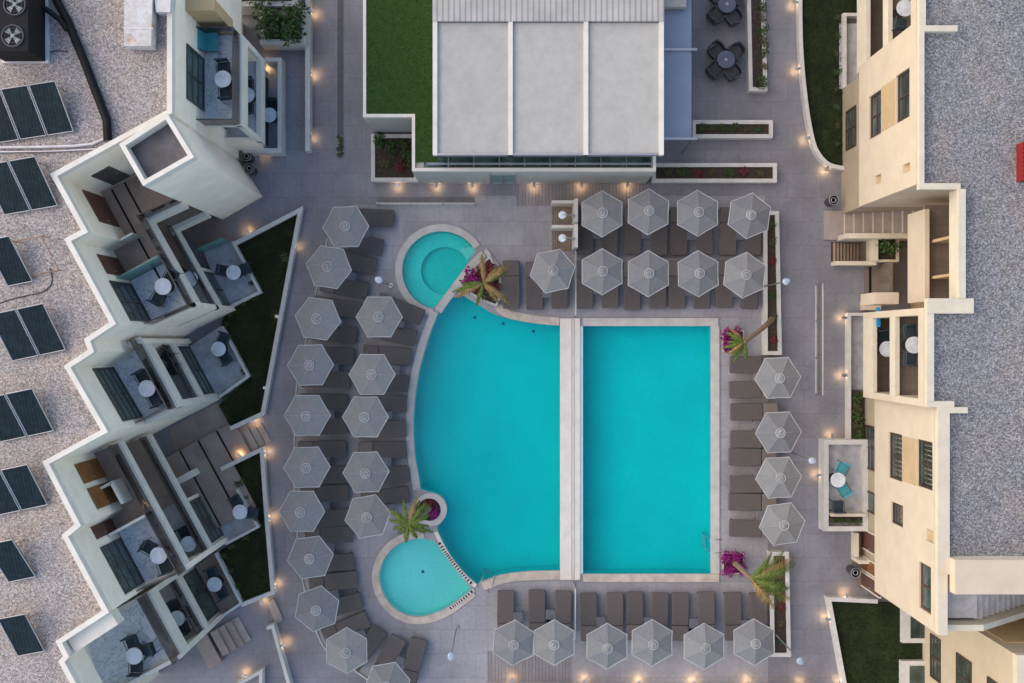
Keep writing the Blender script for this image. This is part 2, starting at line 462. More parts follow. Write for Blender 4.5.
def arc(c, r, a0, a1, n): return [(c[0]+r*math.cos(R(a0+(a1-a0)*i/n)), c[1]+r*math.sin(R(a0+(a1-a0)*i/n))) for i in range(n+1)]
jac_px = arc(jc, 39, -30, -258, 36)   # counter-clockwise on the picture over the top, round to the lower left
jac_px += [(444, 295.5), (456, 279.5), (466, 266)]
well_px = [(831, 242), (866, 242), (866, 262), (831, 262)]
pools = {'main': ccw(WL(main_px)), 'lap': ccw(WL(lap_px)), 'kid': ccw(WL(kid_px)), 'jac': ccw(WL(jac_px))}
well = ccw(WL(well_px))

def make_pool(key, bmat, wmat, depth, name, wl=-.09):
    p = pools[key]
    b = MB(); n = len(p)
    b.sheet(p, -depth)
    b.add([(x, y, 0) for x, y in p] + [(x, y, -depth) for x, y in p], [(i, n+i, n+(i+1) % n, (i+1) % n) for i in range(n)])
    struct(b.build(name+'_basin', bmat))
    struct(MB().sheet(offset(p, -.004, True), wl).build(name+'_water', wmat))
make_pool('main', BASIN, WATER, 1.0, 'lagoon_pool')
make_pool('lap', BASIN2, WATER, .95, 'lap_pool')
make_pool('kid', BASINK, WATERS, .45, 'paddling_pool')
make_pool('jac', BASIND, WATERS, .72, 'spa_pool')
# spa bench ring, deeper seat and steps
jin = WL(arc((444, 270), 24, 0, 350, 35)); 
bn = MB().prism(offset(pools['jac'], .012, True), -.70, -.46, holes=[ccw(jin)[::-1]])
struct(bn.build('spa_bench', BASINJ))
for i in range(3):
    a = W(462+i*4.2, 241+i*3.4); 
    struct(MB().obox(W(459.5+i*5, 249.5-i*1.0), Vector((.64, -.77)), 0, .52, 0, .22, -.40, -.36+i*.09).build('spa_step', BASINK))
# pool floor drains
for i, (px, py) in enumerate([(474, 317), (503, 323), (534, 331), (422, 574)]):
    d = -.45 if px == 422 else -1.0
    x, y = W(px, py)
    lab = ['dark drain under the planter corner of the curved pool', 'dark drain below the palm planter in the curved pool', 'dark drain near the top edge of the curved pool', 'small dark drain in the middle of the pale paddling pool'][i]
    tag(MB().cyl(x, y, d+.004, d+.02, .07, .06, 14).build('pool_drain', plain('dark teal drain', (.01, .12, .14), .6)), lab, 'drain', 'drains in the pool floors')

# coping
cz = [0]
def coping(pts, d, mat=STONE, z=.05, h=0.0, name='pool_coping', closed=False):
    cz[0] += 1
    o = MB().strip(WL(pts), d/24, .003, z+.0012*cz[0], closed).build(name, mat)
    return struct(o)
left_arc = smooth([(438, 313), (426, 345), (418, 378), (413.9, 411), (413.9, 440), (415.2, 457), (418, 473), (420.6, 489)], 4)
coping(left_arc, -7.5)
coping(smooth([(500, 303), (508, 309.5), (519, 312.5), (540, 316), (559.5, 317.5)], 3), -8, SANDST)
coping([(583, 318), (583, 326)][::-1] and [(560, 318.4), (560, 579.5)], 11.5, WHITE, .055)
coping([(571.8, 318.4), (571.8, 579.5)], 2.6, CURB, .07)
coping([(574.6, 318.4), (574.6, 579.5)], 5.4, WHITE, .055)
AQUA = plain('pale aqua overflow tile', (.42, .62, .60), .4, .08, 3)
coping([(580.1, 326.2), (580.1, 573.4)], 2.8, AQUA, .02, name='overflow_ledge')
coping([(583.2, 326), (718, 326)], 8, STONE)
coping([(710.8, 326), (710.8, 573.4)], 8.4, STONE)
coping([(583.2, 573.8), (719, 573.8)], -8, SANDST)
coping(smooth([(481, 582.5), (500, 575), (520, 572), (540, 571), (559.6, 570.5)], 3), -8.5, SANDST)
coping(smooth([(424, 538), (414, 538.6), (404, 541.5), (394.6, 546.6), (385.6, 556.6), (380.6, 568), (379.6, 580), (383.6, 594), (392.7, 606.4), (405, 614), (418.5, 616.5), (434, 613.5), (448, 607), (460, 598.5), (471.5, 589.5)], 3), -7.5, SANDST)
coping(smooth([(437.4, 531), (445.5, 547), (455.5, 562), (467.5, 576), (477, 584.3)], 3), -3.6, WHITE, .06)
coping(arc(jc, 39.3, -33, -258, 36), -7, STONE, .05)
jd = smooth([(481, 251), (466.5, 266), (456.5, 279.5), (444.5, 295.5), (435, 309)], 3)
coping(jd, 7.5, STONE, .058)
coping([(487, 249), (500, 266), (503.5, 285), (503.5, 300)], -4.5, STONE, .064)
# overflow grates with slots
def grate(pts, d, name, label):
    t = thing(name, label, 'grate', (*W(*pts[len(pts)//2]), .004), 'overflow grates round the paddling pool')
    q = WL(pts); MB().strip(q, d/24, .004, .085).build('channel', CURB, t)
    m = MB()
    for i in range(len(q)-1):
        a = Vector(q[i]); b = Vector(q[i+1]); L = (b-a).length; u = (b-a)/L; k = max(1, int(L/.095))
        for j in range(k):
            lo, hi = sorted((0, d/24*.85))
            m.obox(a, u, (j+.15)*L/k, (j+.6)*L/k, lo, hi, .0855, .092)
    m.build('slot', BLACK, t)
grate(smooth([(440, 541), (446, 550), (455, 562), (466, 575.5), (474, 583)], 2), -3.4, 'overflow_grate', 'slotted white overflow grate between the paddling pool and the curved pool')
grate(smooth([(449, 607.2), (460, 599.5), (473, 588.5)], 3), -3.0, 'overflow_grate', 'slotted overflow grate along lower right rim of the paddling pool')

# ================================================================== GROUND
PX0, PX1, PY0, PY1 = -26, 26, -19, 19
ground_holes = list(pools.values()) + [well]
struct(MB().sheet([(PX0, PY0), (PX1, PY0), (PX1, PY1), (PX0, PY1)], 0, [h[::-1] for h in ground_holes]).build('pavement', PAVE))
struct(MB().sheet([(-600, -600), (600, -600), (600, 600), (-600, 600)], 0, [[(PX0, PY0), (PX0, PY1), (PX1, PY1), (PX1, PY0)]]).build('ground', plain('dry ground', (.16, .14, .10), .95, .3, .3)))
terr = [(351, 204.5), (475, 204.5), (475, 196), (765, 196), (765, 352), (768, 352), (768, 552), (768, 683), (372, 683), (352, 669), (330, 655), (316, 632), (303, 585), (297, 535), (294, 490), (294, 440), (296, 388), (305, 343), (316, 290), (327, 238)]
struct(MB().sheet(ccw(WL(terr)), .004, [h[::-1] for h in pools.values()]).build('pool_terrace', PAVE2))
def deckpatch(pts, name='boardwalk'):
    struct(MB().sheet(ccw(WL(pts)), .009).build(name, DECK))
deckpatch([(516, 184), (650, 184), (650, 206), (516, 206)])
deckpatch([(487, 651), (572, 651), (572, 682), (487, 682)])
struct(MB().strip(WL(smooth([(327, 238), (316, 290), (305, 343), (296, 388), (294, 440), (294, 490), (297, 535), (303, 585), (316, 632), (330, 655), (352, 669), (376, 686)], 3)), .05, .004, .06).build('terrace_edging', CURB))
# drainage channel
struct(MB().sheet(ccw(WL([(337.5, -60), (343.5, -60), (343.5, 135), (337.5, 135)])), .006).build('drainage_channel', plain('channel grating', (.085, .085, .095), .6, .2, 6)))
# terrace rail line at the top of the pool deck
struct(MB().sheet(ccw(WL([(378, 197), (475, 197), (475, 203), (378, 203)])), .007).build('drainage_strip', plain('dark drain strip', (.13, .125, .135), .6)))

# ================================================================== PLANTING
def leaf_quads(m, c, rx, ry, rz, n, s, hemi=True):
    for _ in range(n):
        a = random.uniform(0, 2*math.pi); q = random.random()**.5
        zz = random.random()
        r = q*math.sqrt(max(0, 1-zz*zz*.8))
        p = Vector((c[0]+rx*r*math.cos(a), c[1]+ry*r*math.sin(a), c[2]+rz*zz*random.uniform(.5, 1)))
        nr = Vector((random.gauss(0, .6), random.gauss(0, .6), 1)).normalized()
        t = nr.cross(Vector((random.random()-.5, random.random()-.5, .1))).normalized(); b = nr.cross(t)
        k = s*random.uniform(.6, 1.4)
        m.add([p-t*k, p-b*k*.45, p+t*k, p+b*k*.45], [(0, 1, 2, 3)])
def shrub_proto(name, label, cat, group, mat, n, s, rz=.45, rx=.34):
    t = thing(name, label, cat, (0, 0, 0), group)
    m = MB()
    for k in range(5):
        leaf_quads(m, (random.uniform(-.5, .5)*rx, random.uniform(-.5, .5)*rx, random.uniform(0, .15)), rx*.62, rx*.62, rz*random.uniform(.6, 1), n//5, s)
    m.build('foliage', mat, t)
    st = MB()
    for k in range(4):
        a = k*1.6+.3; st.tube([(0, 0, 0), (.05*math.cos(a), .05*math.sin(a), rz*.3), (.16*math.cos(a), .16*math.sin(a), rz*.65)], [.014, .01, .005], 5)
    st.build('stem', TRUNK, t)
    return t
SH = {'green': shrub_proto('leafy_shrub', 'x', 'shrub', 'green shrubs in the planters', LEAF, 150, .05),
      'olive': shrub_proto('olive_shrub', 'x', 'shrub', 'olive green plants in the planters', LEAFO, 90, .05, .35, .28),
      'purple': shrub_proto('bougainvillea', 'x', 'flowering shrub', 'purple bougainvilleas', LEAFP, 260, .05, .55, .36),
      'red': shrub_proto('red_leaf_shrub', 'x', 'shrub', 'red leaved shrubs', LEAFR, 200, .05, .45, .32)}
def shrub(kind, px, py, z, sc, label):
    place(SH[kind], (*W(px, py, z), z), random.uniform(0, 6.28), label, sc*1.45)

def planter(label, poly_px, wall=.16, h=.42, name='planter_bed', mat=CURB, fill=SOIL, soilz=None, hh=None):
    p = ccw(WL(poly_px, h)); cx = sum(a for a, _ in p)/len(p); cy = sum(b for _, b in p)/len(p)
    t = thing(name, label, 'planter', (cx, cy, 0))
    inn = offset(p, wall, True)
    MB().prism(p, 0.0, h, holes=[inn[::-1]]).build('planter_wall', mat, t)
    MB().sheet(offset(inn, -.01, True), (h-.08) if soilz is None else soilz).build('soil', fill, t)
    return inn, (h-.08 if soilz is None else soilz)

BEDS = []
def rowshrubs(kinds, pts, z, sc, text):
    n = len(pts)
    for i, (x, y) in enumerate(pts):
        k = kinds[i % len(kinds)]
        word = {'green': 'dark green leafy shrub', 'olive': 'olive green spiky plant', 'purple': 'purple flowering plant', 'red': 'reddish leaved plant'}[k]
        shrub(k, x, y, z, sc*random.uniform(.8, 1.2), (f"{word} {text[0]}, {nth(i, n, text[1], text[2])}" if n > 1 else f"{word} {text[0]}"))

# right of the bar
planter('long narrow planter beside the dining terrace, dark soil with bushes along one side', [(746.5, -30), (764, -30), (767.5, 91), (749, 91)])
rowshrubs(['green', 'olive'], [(761, 8), (762, 20), (762, 31), (763, 43), (763, 55), (763, 67), (760, 82)], .34, .62, ('in the narrow planter by the dining tables', 'top', 'bottom'))
planter('low planter at the lower end of the blue glass canopy, dark green plants', [(692, 120), (773, 120), (773, 138), (692, 138)])
rowshrubs(['green', 'olive', 'green'], [(701, 129), (712, 128), (723, 129), (734, 128), (745, 130), (757, 129)], .34, .5, ('in the low planter under the dining tables', 'left', 'right'))
planter('long planter below the bar corner with dark soil and small plants', [(652, 163), (777, 163), (777, 182.5), (652, 182.5)])
rowshrubs(['olive', 'green', 'red'], [(668, 173), (682, 172), (697, 174), (712, 172), (728, 173), (744, 172), (760, 174)], .34, .48, ('in the long planter above the parasols', 'left', 'right'))
planter('tall upright planter right of the upper parasols with a leaning palm', [(763.5, 211), (779, 211), (782, 355), (764, 355)])
rowshrubs(['green', 'olive', 'red'], [(771, 224), (772, 242), (771, 262), (772, 296), (773, 318), (773, 341)], .34, .48, ('in planter right of the upper parasols', 'top', 'bottom'))
planter('upright planter at the lower right of the pool terrace with small plants', [(769.5, 552), (789, 552), (791, 657), (771, 657)])
rowshrubs(['olive', 'green', 'red'], [(779, 566), (780, 590), (780, 606), (781, 622), (781, 641)], .34, .48, ('in planter at the lower right terrace edge', 'top', 'bottom'))
# by the bar, left
planter('square planter of dark bushes at the lower left corner of the bar', [(371, 134), (416.5, 134), (418, 181.5), (371, 181.5)])
rowshrubs(['green', 'green', 'olive', 'green', 'red', 'green'], [(380, 142), (392, 150), (385, 164), (402, 146), (399, 167), (408, 158)], .34, .75, ('in square planter by the bar corner', 'left', 'right'))
# upper left
planter('raised white planter full of bushes by the left footpath', [(260, 10), (306, 10), (306, 44), (260, 44)], .2, .9)
rowshrubs(['green'], [(269, 17), (284, 17), (299, 18), (270, 33), (285, 34), (298, 33), (277, 25), (292, 26)], .82, 1.1, ('in raised planter by the left footpath', 'left', 'right'))
planter('upper planter trough at the top left edge behind the raised planter', [(226, -25), (297, -25), (297, 6), (226, 6)], .2, 1.2)
rowshrubs(['green', 'olive'], [(240, -2), (256, -4), (272, -2), (287, -4)], 1.1, .9, ('in trough at the top left edge', 'left', 'right'))
# circular planter between the pools
tc = thing('round_planter', 'round white planter between curved pool and paddling pool, red foliage inside', 'planter', (*W(431, 508.5), 0))
cc = WL(arc((431, 508.5), 16.3, 0, 350, 35)); ci = WL(arc((430, 508.5), 11.2, 0, 350, 35))
MB().prism(ccw(cc), .002, .32, holes=[ccw(ci)[::-1]]).build('planter_wall', STONE, tc)
MB().sheet(ccw(ci), .25).build('soil', SOIL, tc)
rowshrubs(['red', 'purple', 'red', 'olive'], [(426, 507), (433, 511), (431, 503), (426, 512)], .25, .62, ('in the round planter', 'left', 'right'))
# triangular planter between the spa and curved pool
tp = ccw(WL([(489.5, 259), (499, 277), (498.5, 297), (495.5, 304), (479, 297), (463, 286.5)]))
tt = thing('corner_planter', 'triangular planter beside the round spa pool with red plants and a palm', 'planter', (*W(486, 283), 0))
MB().prism(offset(tp, -.1, True), .002, .2, holes=[tp[::-1]]).build('planter_wall', STONE, tt)
MB().sheet(tp, .14).build('soil', SOIL, tt)
rowshrubs(['red', 'purple', 'red', 'red', 'red', 'olive', 'red', 'red'], [(469, 285), (475, 280), (481, 289), (484, 273), (489, 283), (489, 294), (491, 271), (495, 290)], .14, .95, ('in the triangular planter by the spa', 'left', 'right'))
# bougainvillea squares
for (px, py, txt) in ((733, 341, 'above the right loungers'), (733, 563, 'at the lower right corner of the pool')):
    t = thing('flower_bed', f'small square flower bed {txt} under purple flowers', 'flower bed', (*W(px, py), 0))
    x, y = W(px, py)
    MB().prism([(x-.45, y-.45), (x+.45, y-.45), (x+.45, y+.45), (x-.45, y+.45)], .002, .06).build('edging', CURB, t)
    MB().sheet([(x-.4, y-.4), (x+.4, y-.4), (x+.4, y+.4), (x-.4, y+.4)], .064).build('soil', SOIL, t)
for i, (px, py) in enumerate([(727, 335), (737, 334), (728, 345), (738, 345)]):
    shrub('purple', px, py, .06, .62, f"purple bougainvillea in the flower bed above the right loungers, {['upper left', 'upper right', 'lower left', 'lower right'][i]} clump")
for i, (px, py) in enumerate([(727, 557), (737, 558), (727, 568), (738, 567)]):
    shrub('purple', px, py, .06, .66, f"purple bougainvillea in the flower bed at the pool's lower right corner, {['upper left', 'upper right', 'lower left', 'lower right'][i]} clump")
for k in SH.values():
    pass

rowshrubs(['green', 'olive'], [(245, 268), (252, 283), (256, 298), (243, 303), (232, 313), (226, 326), (231, 340), (239, 355), (245, 370), (236, 388), (226, 396)], .16, .42, ('along the inner edge of the triangular lawn', 'top', 'bottom'))
rowshrubs(['green', 'olive'], [(241, 482), (247, 497), (254, 512), (259, 524), (246, 538), (232, 546), (224, 556), (231, 571), (238, 586), (243, 599)], .16, .4, ('along inner edge of lower left lawn', 'top', 'bottom'))
rowshrubs(['olive', 'green'], [(837, 18), (837, 36), (836, 54), (837, 72), (836, 90), (836, 108), (837, 126), (837, 144)], .16, .36, ('along building side of upper right lawn', 'top', 'bottom'))
rowshrubs(['olive'], [(286, 258)], .16, .6, ('standing alone on the triangular lawn', 'top', 'bottom'))
# palms
def palm(label, base, crown, h, nf, L, seed, dry=.3, squash=1.0, fan=None):
    rr = random.Random(seed)
    b = Vector((*W(*base), .1)); c = Vector((*W(crown[0], crown[1], h), h))
    t = thing('palm_tree', label, 'palm tree', (b.x, b.y, 0), 'palm trees round the pool')
    pts = []
    for i in range(9):
        q = i/8; p = b.lerp(c, q); e = q*q
        p.x = b.x+(c.x-b.x)*(.35*q+.65*e); p.y = b.y+(c.y-b.y)*(.35*q+.65*e); pts.append(p)
    MB().tube(pts, [.13-.05*i/8+.008*(i % 2) for i in range(9)], 9).build('trunk', TRUNK, t)
    for k in range(nf):
        a = (2*math.pi*k/nf + rr.uniform(-.3, .3)) if fan is None else R(fan[k]+rr.uniform(-5, 5))
        up = rr.uniform(.15, .75); ln = L*rr.uniform(.6, 1.12)
        m = MB(); sp = []
        for i in range(12):
            q = i/11
            r = ln*q*(1-.12*q); z = ln*(up*q - (up*.6+.5)*q*q)
            sp.append(Vector((c.x+r*math.cos(a), c.y+r*math.sin(a), c.z+z)))
        m.tube(sp, [.018*(1-i/13) for i in range(12)], 5)
        side = Vector((-math.sin(a), math.cos(a), 0))
        for i in range(1, 12):
            for f in (0, .33, .66):
                q = min(i-1+f, 10.99); p = sp[int(q)].lerp(sp[min(int(q)+1, 11)], q-int(q))
                tg = (sp[min(int(q)+1, 11)]-sp[int(q)]).normalized()
                wl = .36*math.sin(math.pi*min(1, (q+1.0)/12.5))**.6*(ln/1.5)*rr.uniform(.8, 1.15)
                for sg in (-1, 1):
                    d = (side*sg*.85+tg*.6+Vector((0, 0, -.25+rr.uniform(-.2, .2)))).normalized()
                    wv = tg*.03
                    m.add([p-wv, p+d*wl*.55+wv*.3-Vector((0, 0, .01)), p+d*wl, p+wv], [(0, 1, 2, 3)])
        m.build('frond', FRONDD if rr.random() < dry else FROND, t)
    return t
palm('green palm leaning out of the round planter over the paddling pool edge', (430, 507), (409, 524), 3.4, 20, 1.1, 3, .12)
palm('bronze green palm spreading over the triangular planter beside the spa', (487, 286), (484, 283), 2.2, 11, 1.4, 11, .7, fan=[195, 206, 185, 28, 38, 46, -46, -56, -38, 95, 250])
palm('tall palm leaning right from the lower purple flower bed', (734, 562), (751, 578), 3.6, 13, 2.15, 5, .35, fan=[12, 22, 3, 30, -28, -38, -20, -48, -60, 45, -8, -34, 18])
palm('thin palm leaning from the right planter towards the upper purple flowers', (772, 318), (744, 342), 2.4, 10, .9, 8, .2, fan=[165, 180, 192, 205, 218, 232, 250, 150, 280, 130])

# lawn beds on the left and right
LAWNS = []
def lawnbed(label, poly_px, curb_from, curb_to, wid=.16, h=.38, curbpx=None, name='garden_border'):
    p = WL(poly_px); struct(MB().prism(ccw(p), .002, .16).build('lawn', LAWN)); LAWNS.append((ccw(p), .16, 'g'))
    c = WL(curbpx, h)
    t = MB().strip(c, wid, 0, h).build(name, CURB); tag(t, label, 'garden wall')
lawnbed('angled white garden wall edging the triangular lawn by the tower', [(236, 241), (300, 209), (263, 413), (232, 427), (220, 405), (248, 378), (222, 325), (228, 309), (261, 292)], 0, 0,
        curbpx=[(234, 241.5), (303, 206), (264.5, 415), (231, 430.5)], wid=-.17)
lawnbed('white garden wall edging the lower left lawn along the footpath', [(221, 467), (262, 448), (272, 593), (243, 605), (218, 552), (259, 527), (237, 489)], 0, 0,
        curbpx=[(220, 467.5), (263.5, 446), (268, 511), (275, 594), (242, 607)], wid=-.17)
lawnbed('curved white garden wall round the upper right lawn', [(800, -30), (803, 60), (808, 112), (815, 144), (824, 160), (842, 166), (842, 16), (858, 16), (858, -30)], 0, 0,
        curbpx=smooth([(798.5, -40), (799, 40), (804, 100), (811, 140), (818, 156), (829, 166.5), (844, 170)], 4), wid=.16)
lawnbed('white angled garden wall round the lower right lawn', [(831, 602), (921, 602), (921, 700), (850, 710)], 0, 0, curbpx=[(850, 715), (842.5, 683), (826.5, 597), (878, 599.5)], wid=-.17)

def grassblades(name, polys, dens, mat, hgt):
    m = MB()
    for p, z, _ in polys:
        xs = [a for a, _ in p]; ys = [b for _, b in p]
        n = int((max(xs)-min(xs))*(max(ys)-min(ys))*dens)
        for _ in range(n):
            x = random.uniform(min(xs), max(xs)); y = random.uniform(min(ys), max(ys))
            ins = False; j = len(p)-1
            for i in range(len(p)):
                if (p[i][1] > y) != (p[j][1] > y) and x < (p[j][0]-p[i][0])*(y-p[i][1])/(p[j][1]-p[i][1])+p[i][0]: ins = not ins
                j = i
            if not ins: continue
            a = random.uniform(0, 6.28); h = hgt*random.uniform(.5, 1.4); l = random.uniform(.03, .09); wv = .012
            dx, dy = math.cos(a), math.sin(a)
            m.add([(x-dy*wv, y+dx*wv, z), (x+dy*wv, y-dx*wv, z), (x+dx*l, y+dy*l, z+h)], [(0, 1, 2)])
    return struct(m.build(name, mat), 'stuff')
gb = grassblades('grass', LAWNS, 420, GRASSM, .07); gb['label'] = 'short dark green grass growing on the lawns beside the footpaths'; gb['category'] = 'grass'

# small hedge plant at the channel end
rowshrubs(['olive', 'green', 'olive'], [(340.5, 139), (340.5, 147), (340.5, 155)], 0, .42, ('at the end of the drainage channel', 'top', 'bottom'))

# ================================================================== LOUNGERS, PARASOLS, TABLES
def make_lounger():
    t = thing('sun_lounger', 'x', 'sun lounger', (0, 0, 0), 'sun loungers round the pool')   # foot end at +y, centre at origin
    f = MB(); L, B = 1.0, .33
    f.box(-B, -L, .22, -B+.05, L-.03, .28).box(B-.05, -L, .22, B, L-.03, .28).box(-B+.05, L-.08, .22, B-.05, L-.03, .28).box(-B+.05, -L, .22, B-.05, -L+.05, .28)
    for i in range(9): f.box(-B+.05, -L+.15+i*.2, .245, B-.05, -L+.22+i*.2, .265)
    f.build('frame', CHAR, t)
    for sx in (-1, 1):
        for sy in (-1, 1): MB().box(sx*B-.03*(sx > 0)-.0-(0 if sx > 0 else 0), sy*(L-.12)-.025, 0, sx*B+(.0 if sx > 0 else .03), sy*(L-.12)+.025, .22).build('leg', CHAR, t)
    MB().pad(-.355, -.36, .355, 1.0, .285, .40, .06, .035).build('mattress', CUSH, t)
    MB().pad(-.35, -1.0, .35, -.385, .29, .40, .05, .035, tilt=(-.37, -R(14))).build('headrest_cushion', CUSH2, t)
    MB().tube([(-.25, -.9, .24), (-.25, -.8, .36)], .012, 6).tube([(.25, -.9, .24), (.25, -.8, .36)], .012, 6).build('back_strut', CHAR, t)
    return t
lounger = make_lounger()
def put_lounger(px, py, ang, label):
    """px,py = middle of the foot edge; ang = picture angle of the direction head -> foot (0 = right, 90 = down)"""
    x, y = W(px, py, .38); d = Vector((math.cos(R(ang)), -math.sin(R(ang))))
    c = Vector((x, y))-d*1.0
    place(lounger, (c.x, c.y, .004), math.atan2(d.y, d.x)-math.pi/2, label)
outer = [(394, 218.5, 3), (383, 248, 11), (376, 267, 12), (368, 291, 10), (361, 311, 9), (356.5, 335.5, 6), (354, 356.5, 3), (349.5, 379.5, 1), (347, 402.5, 1), (347, 426, 0), (346, 449, -1), (348, 474, -2), (348.5, 493, -2),
         (349.5, 516.5, -5), (353, 534, -2), (354, 561.5, -3), (357, 579, -6), (361.5, 600, -16), (368, 618.5, -23), (381, 629, -52), (399.5, 637.5, -60), (419.5, 638.5, -76)]
for i, a in enumerate(outer): put_lounger(*a, f"taupe sun lounger in the outer left row, {nth(i, len(outer), 'top', 'bottom')}")
inner = [(422.5, 318, 22), (416, 338.5, 12), (411, 357, 5), (408.5, 383.5, 3), (407, 404, 1), (406.5, 428.5, -2), (406, 449.5, -1), (408, 474, -3), (409, 494.5, -7)]
for i, a in enumerate(inner): put_lounger(*a, f"taupe sun lounger in inner row along the pool's left edge, {nth(i, len(inner), 'top', 'bottom')}")
top2 = [511.5, 535, 560, 585, 610.5, 632.5, 658, 677.5, 702, 724.5, 750]
for i, x in enumerate(top2): put_lounger(x, 309+random.uniform(-1, 1.5), 90+random.uniform(-1.5, 1.5), f"taupe sun lounger in row at the pools' top edge, {nth(i, len(top2), 'left', 'right')}")
top1 = [585, 609.5, 633, 659, 679.5, 705, 728, 753]
for i, x in enumerate(top1): put_lounger(x, 255+random.uniform(-1, 1.5), 90+random.uniform(-1.5, 1.5), f"taupe sun lounger in upper row below the bar, {nth(i, len(top1), 'left', 'right')}")
rgt = [364.5, 390, 412, 439, 457, 484.5, 502, 528]
for i, y in enumerate(rgt): put_lounger(729.5+random.uniform(-.8, .8), y, 180+random.uniform(-1.5, 1.5), f"taupe sun lounger in column right of the pool, {nth(i, len(rgt), 'top', 'bottom')}")
bot = [506, 537, 563.5, 588.6, 615, 635, 660.5, 681, 706.5, 733, 759]
for i, x in enumerate(bot): put_lounger(x, (590 if i < 3 else 592)+random.uniform(-.8, .8), 270+random.uniform(-1.5, 1.5), f"taupe sun lounger in bottom row below the pools, {nth(i, len(bot), 'left', 'right')}")

def make_parasol():
    t = thing('parasol', 'x', 'parasol', (0, 0, 0), 'grey parasols over the loungers')
    MB().box(-.25, -.25, 0, .25, .25, .07).build('base', BLACK, t)
    MB().cyl(0, 0, .07, 2.45, .022, .022, 10).build('pole', METAL, t)
    Rr, z0, z1 = .92, 2.18, 2.50
    vs = [(0, 0, z1)]; fs = []; n = 6; S = 6
    for k in range(6):                                   # six panels, each sagging between the ribs
        a0, a1 = R(60*k), R(60*k+60)
        o = len(vs)
        for i in range(1, 7):
            q = i/6
            p0 = Vector((Rr*q*math.cos(a0), Rr*q*math.sin(a0))); p1 = Vector((Rr*q*math.cos(a1), Rr*q*math.sin(a1)))
            for j in range(S+1):
                f = j/S; p = p0.lerp(p1, f); sag = .012*math.sin(math.pi*f)*q
                pull = 1-.012*math.sin(math.pi*f)*q
                vs.append((p.x*pull, p.y*pull, z1+(z0-z1)*(q**1.15)-sag))
        for j in range(S): fs.append((0, o+j, o+j+1))
        for i in range(5):
            for j in range(S):
                b = o+i*(S+1)+j; fs.append((b, b+S+1, b+S+2, b+1))
    m = MB(); m.add(vs, fs, False)
    cn = m.build('canopy', CANOPY, t)
    sd = cn.modifiers.new('cloth', 'SOLIDIFY'); sd.thickness = .006
    p = MB(); rim = []
    for k in range(6):
        o = 1+k*6*(S+1)+5*(S+1)
        rim += vs[o:o+S]
        p.tube([(vs[1+k*6*(S+1)+i*(S+1)][0], vs[1+k*6*(S+1)+i*(S+1)][1], vs[1+k*6*(S+1)+i*(S+1)][2]+.001) for i in range(6)], .0022, 4)
    p.tube(rim+[rim[0]], .014, 5, False).build('piping', PIPING, cn)
    vcap = MB()
    vcap.add([(0, 0, z1+.05)]+[(.19*math.cos(R(30*i)), .19*math.sin(R(30*i)), z1-.02) for i in range(12)], [(0, 1+i, 1+(i+1) % 12) for i in range(12)])
    vc_ = MB().torus(0, 0, z1-.012, .19, .012, 24, 5).torus(.03, -.02, z1+.018, .085, .009, 16, 5)
    vc_.tube([(-.15, .02, z1+.0), (-.05, .07, z1+.035), (.07, .05, z1+.03)], .008, 5).build('vent_ring', PIPING, cn)
    vcap.build('vent_cap', PIPING if False else plain('parasol vent cloth', (.215, .22, .215), .8), t)
    MB().cyl(0, 0, z1+.04, z1+.10, .02, .012, 8).build('finial', METAL, t)
    MB().cyl(0, 0, 2.26, 2.36, .045, .045, 10).build('hub', BLACK, t)
    for k in range(6):
        a = R(60*k)
        MB().tube([(.04*math.cos(a), .04*math.sin(a), z1-.05), (.9*math.cos(a), .9*math.sin(a), z0-.005)], .009, 5).build('rib', METAL, t)
    return t
parasol = make_parasol()
def put_parasol(px, py, rot, label):
    x, y = W(px, py, 2.4); o = place(parasol, (x, y, .004), R(rot), label)
    o.rotation_euler = (R(random.uniform(-2.2, 2.2)), R(random.uniform(-2.2, 2.2)), R(rot+60*random.randint(0, 5)))
po = [(345, 225.5, 2), (329.5, 267.5, -9), (318, 317, -8), (309, 365, 1), (305.5, 414, 0), (303.5, 468, 1), (302, 512.5, 0), (308.5, 558, 8), (313.5, 610.5, 20), (344.5, 652.5, 31), (386.5, 686, 10)]
for i, (x, y, r) in enumerate(po): put_parasol(x, y, r, f"grey hexagonal parasol in the outer left row, {nth(i, len(po), 'top', 'bottom')}")
pi_ = [(378, 316.5, 0), (369.5, 375, 0), (365.3, 419, 0), (364.3, 471, 2), (367, 518.5, 10)]
for i, (x, y, r) in enumerate(pi_): put_parasol(x, y, r, f"grey hexagonal parasol in inner row near the pool's left edge, {nth(i, len(pi_), 'top', 'bottom')}")
p1 = [(602.5, 214, 30), (649.5, 212.5, 28), (698.5, 214.5, 30), (750, 216, 22)]
for i, (x, y, r) in enumerate(p1): put_parasol(x, y, r, f"grey hexagonal parasol in upper row below the bar, {nth(i, len(p1), 'left', 'right')}")
p2 = [(550.5, 270.5, 12), (601.5, 271.5, 30), (650.5, 272, 30), (697.5, 273, 31), (745, 275, 24)]
for i, (x, y, r) in enumerate(p2): put_parasol(x, y, r, f"grey hexagonal parasol in row nearest the pools' top edge, {nth(i, len(p2), 'left', 'right')}")
pr = [(778.5, 378, 3), (779, 433.5, 2), (778.5, 479.5, 3), (783, 525, 8)]
for i, (x, y, r) in enumerate(pr): put_parasol(x, y, r, f"grey hexagonal parasol in column right of the pool, {nth(i, len(pr), 'top', 'bottom')}")
pb = [(514, 642, 26), (555.5, 642.5, 30), (607, 646, 30), (651.5, 646, 29), (702.5, 648.5, 30), (754.5, 646.5, 30)]
for i, (x, y, r) in enumerate(pb): put_parasol(x, y, r, f"grey hexagonal parasol in bottom row, {nth(i, len(pb), 'left', 'right')}")

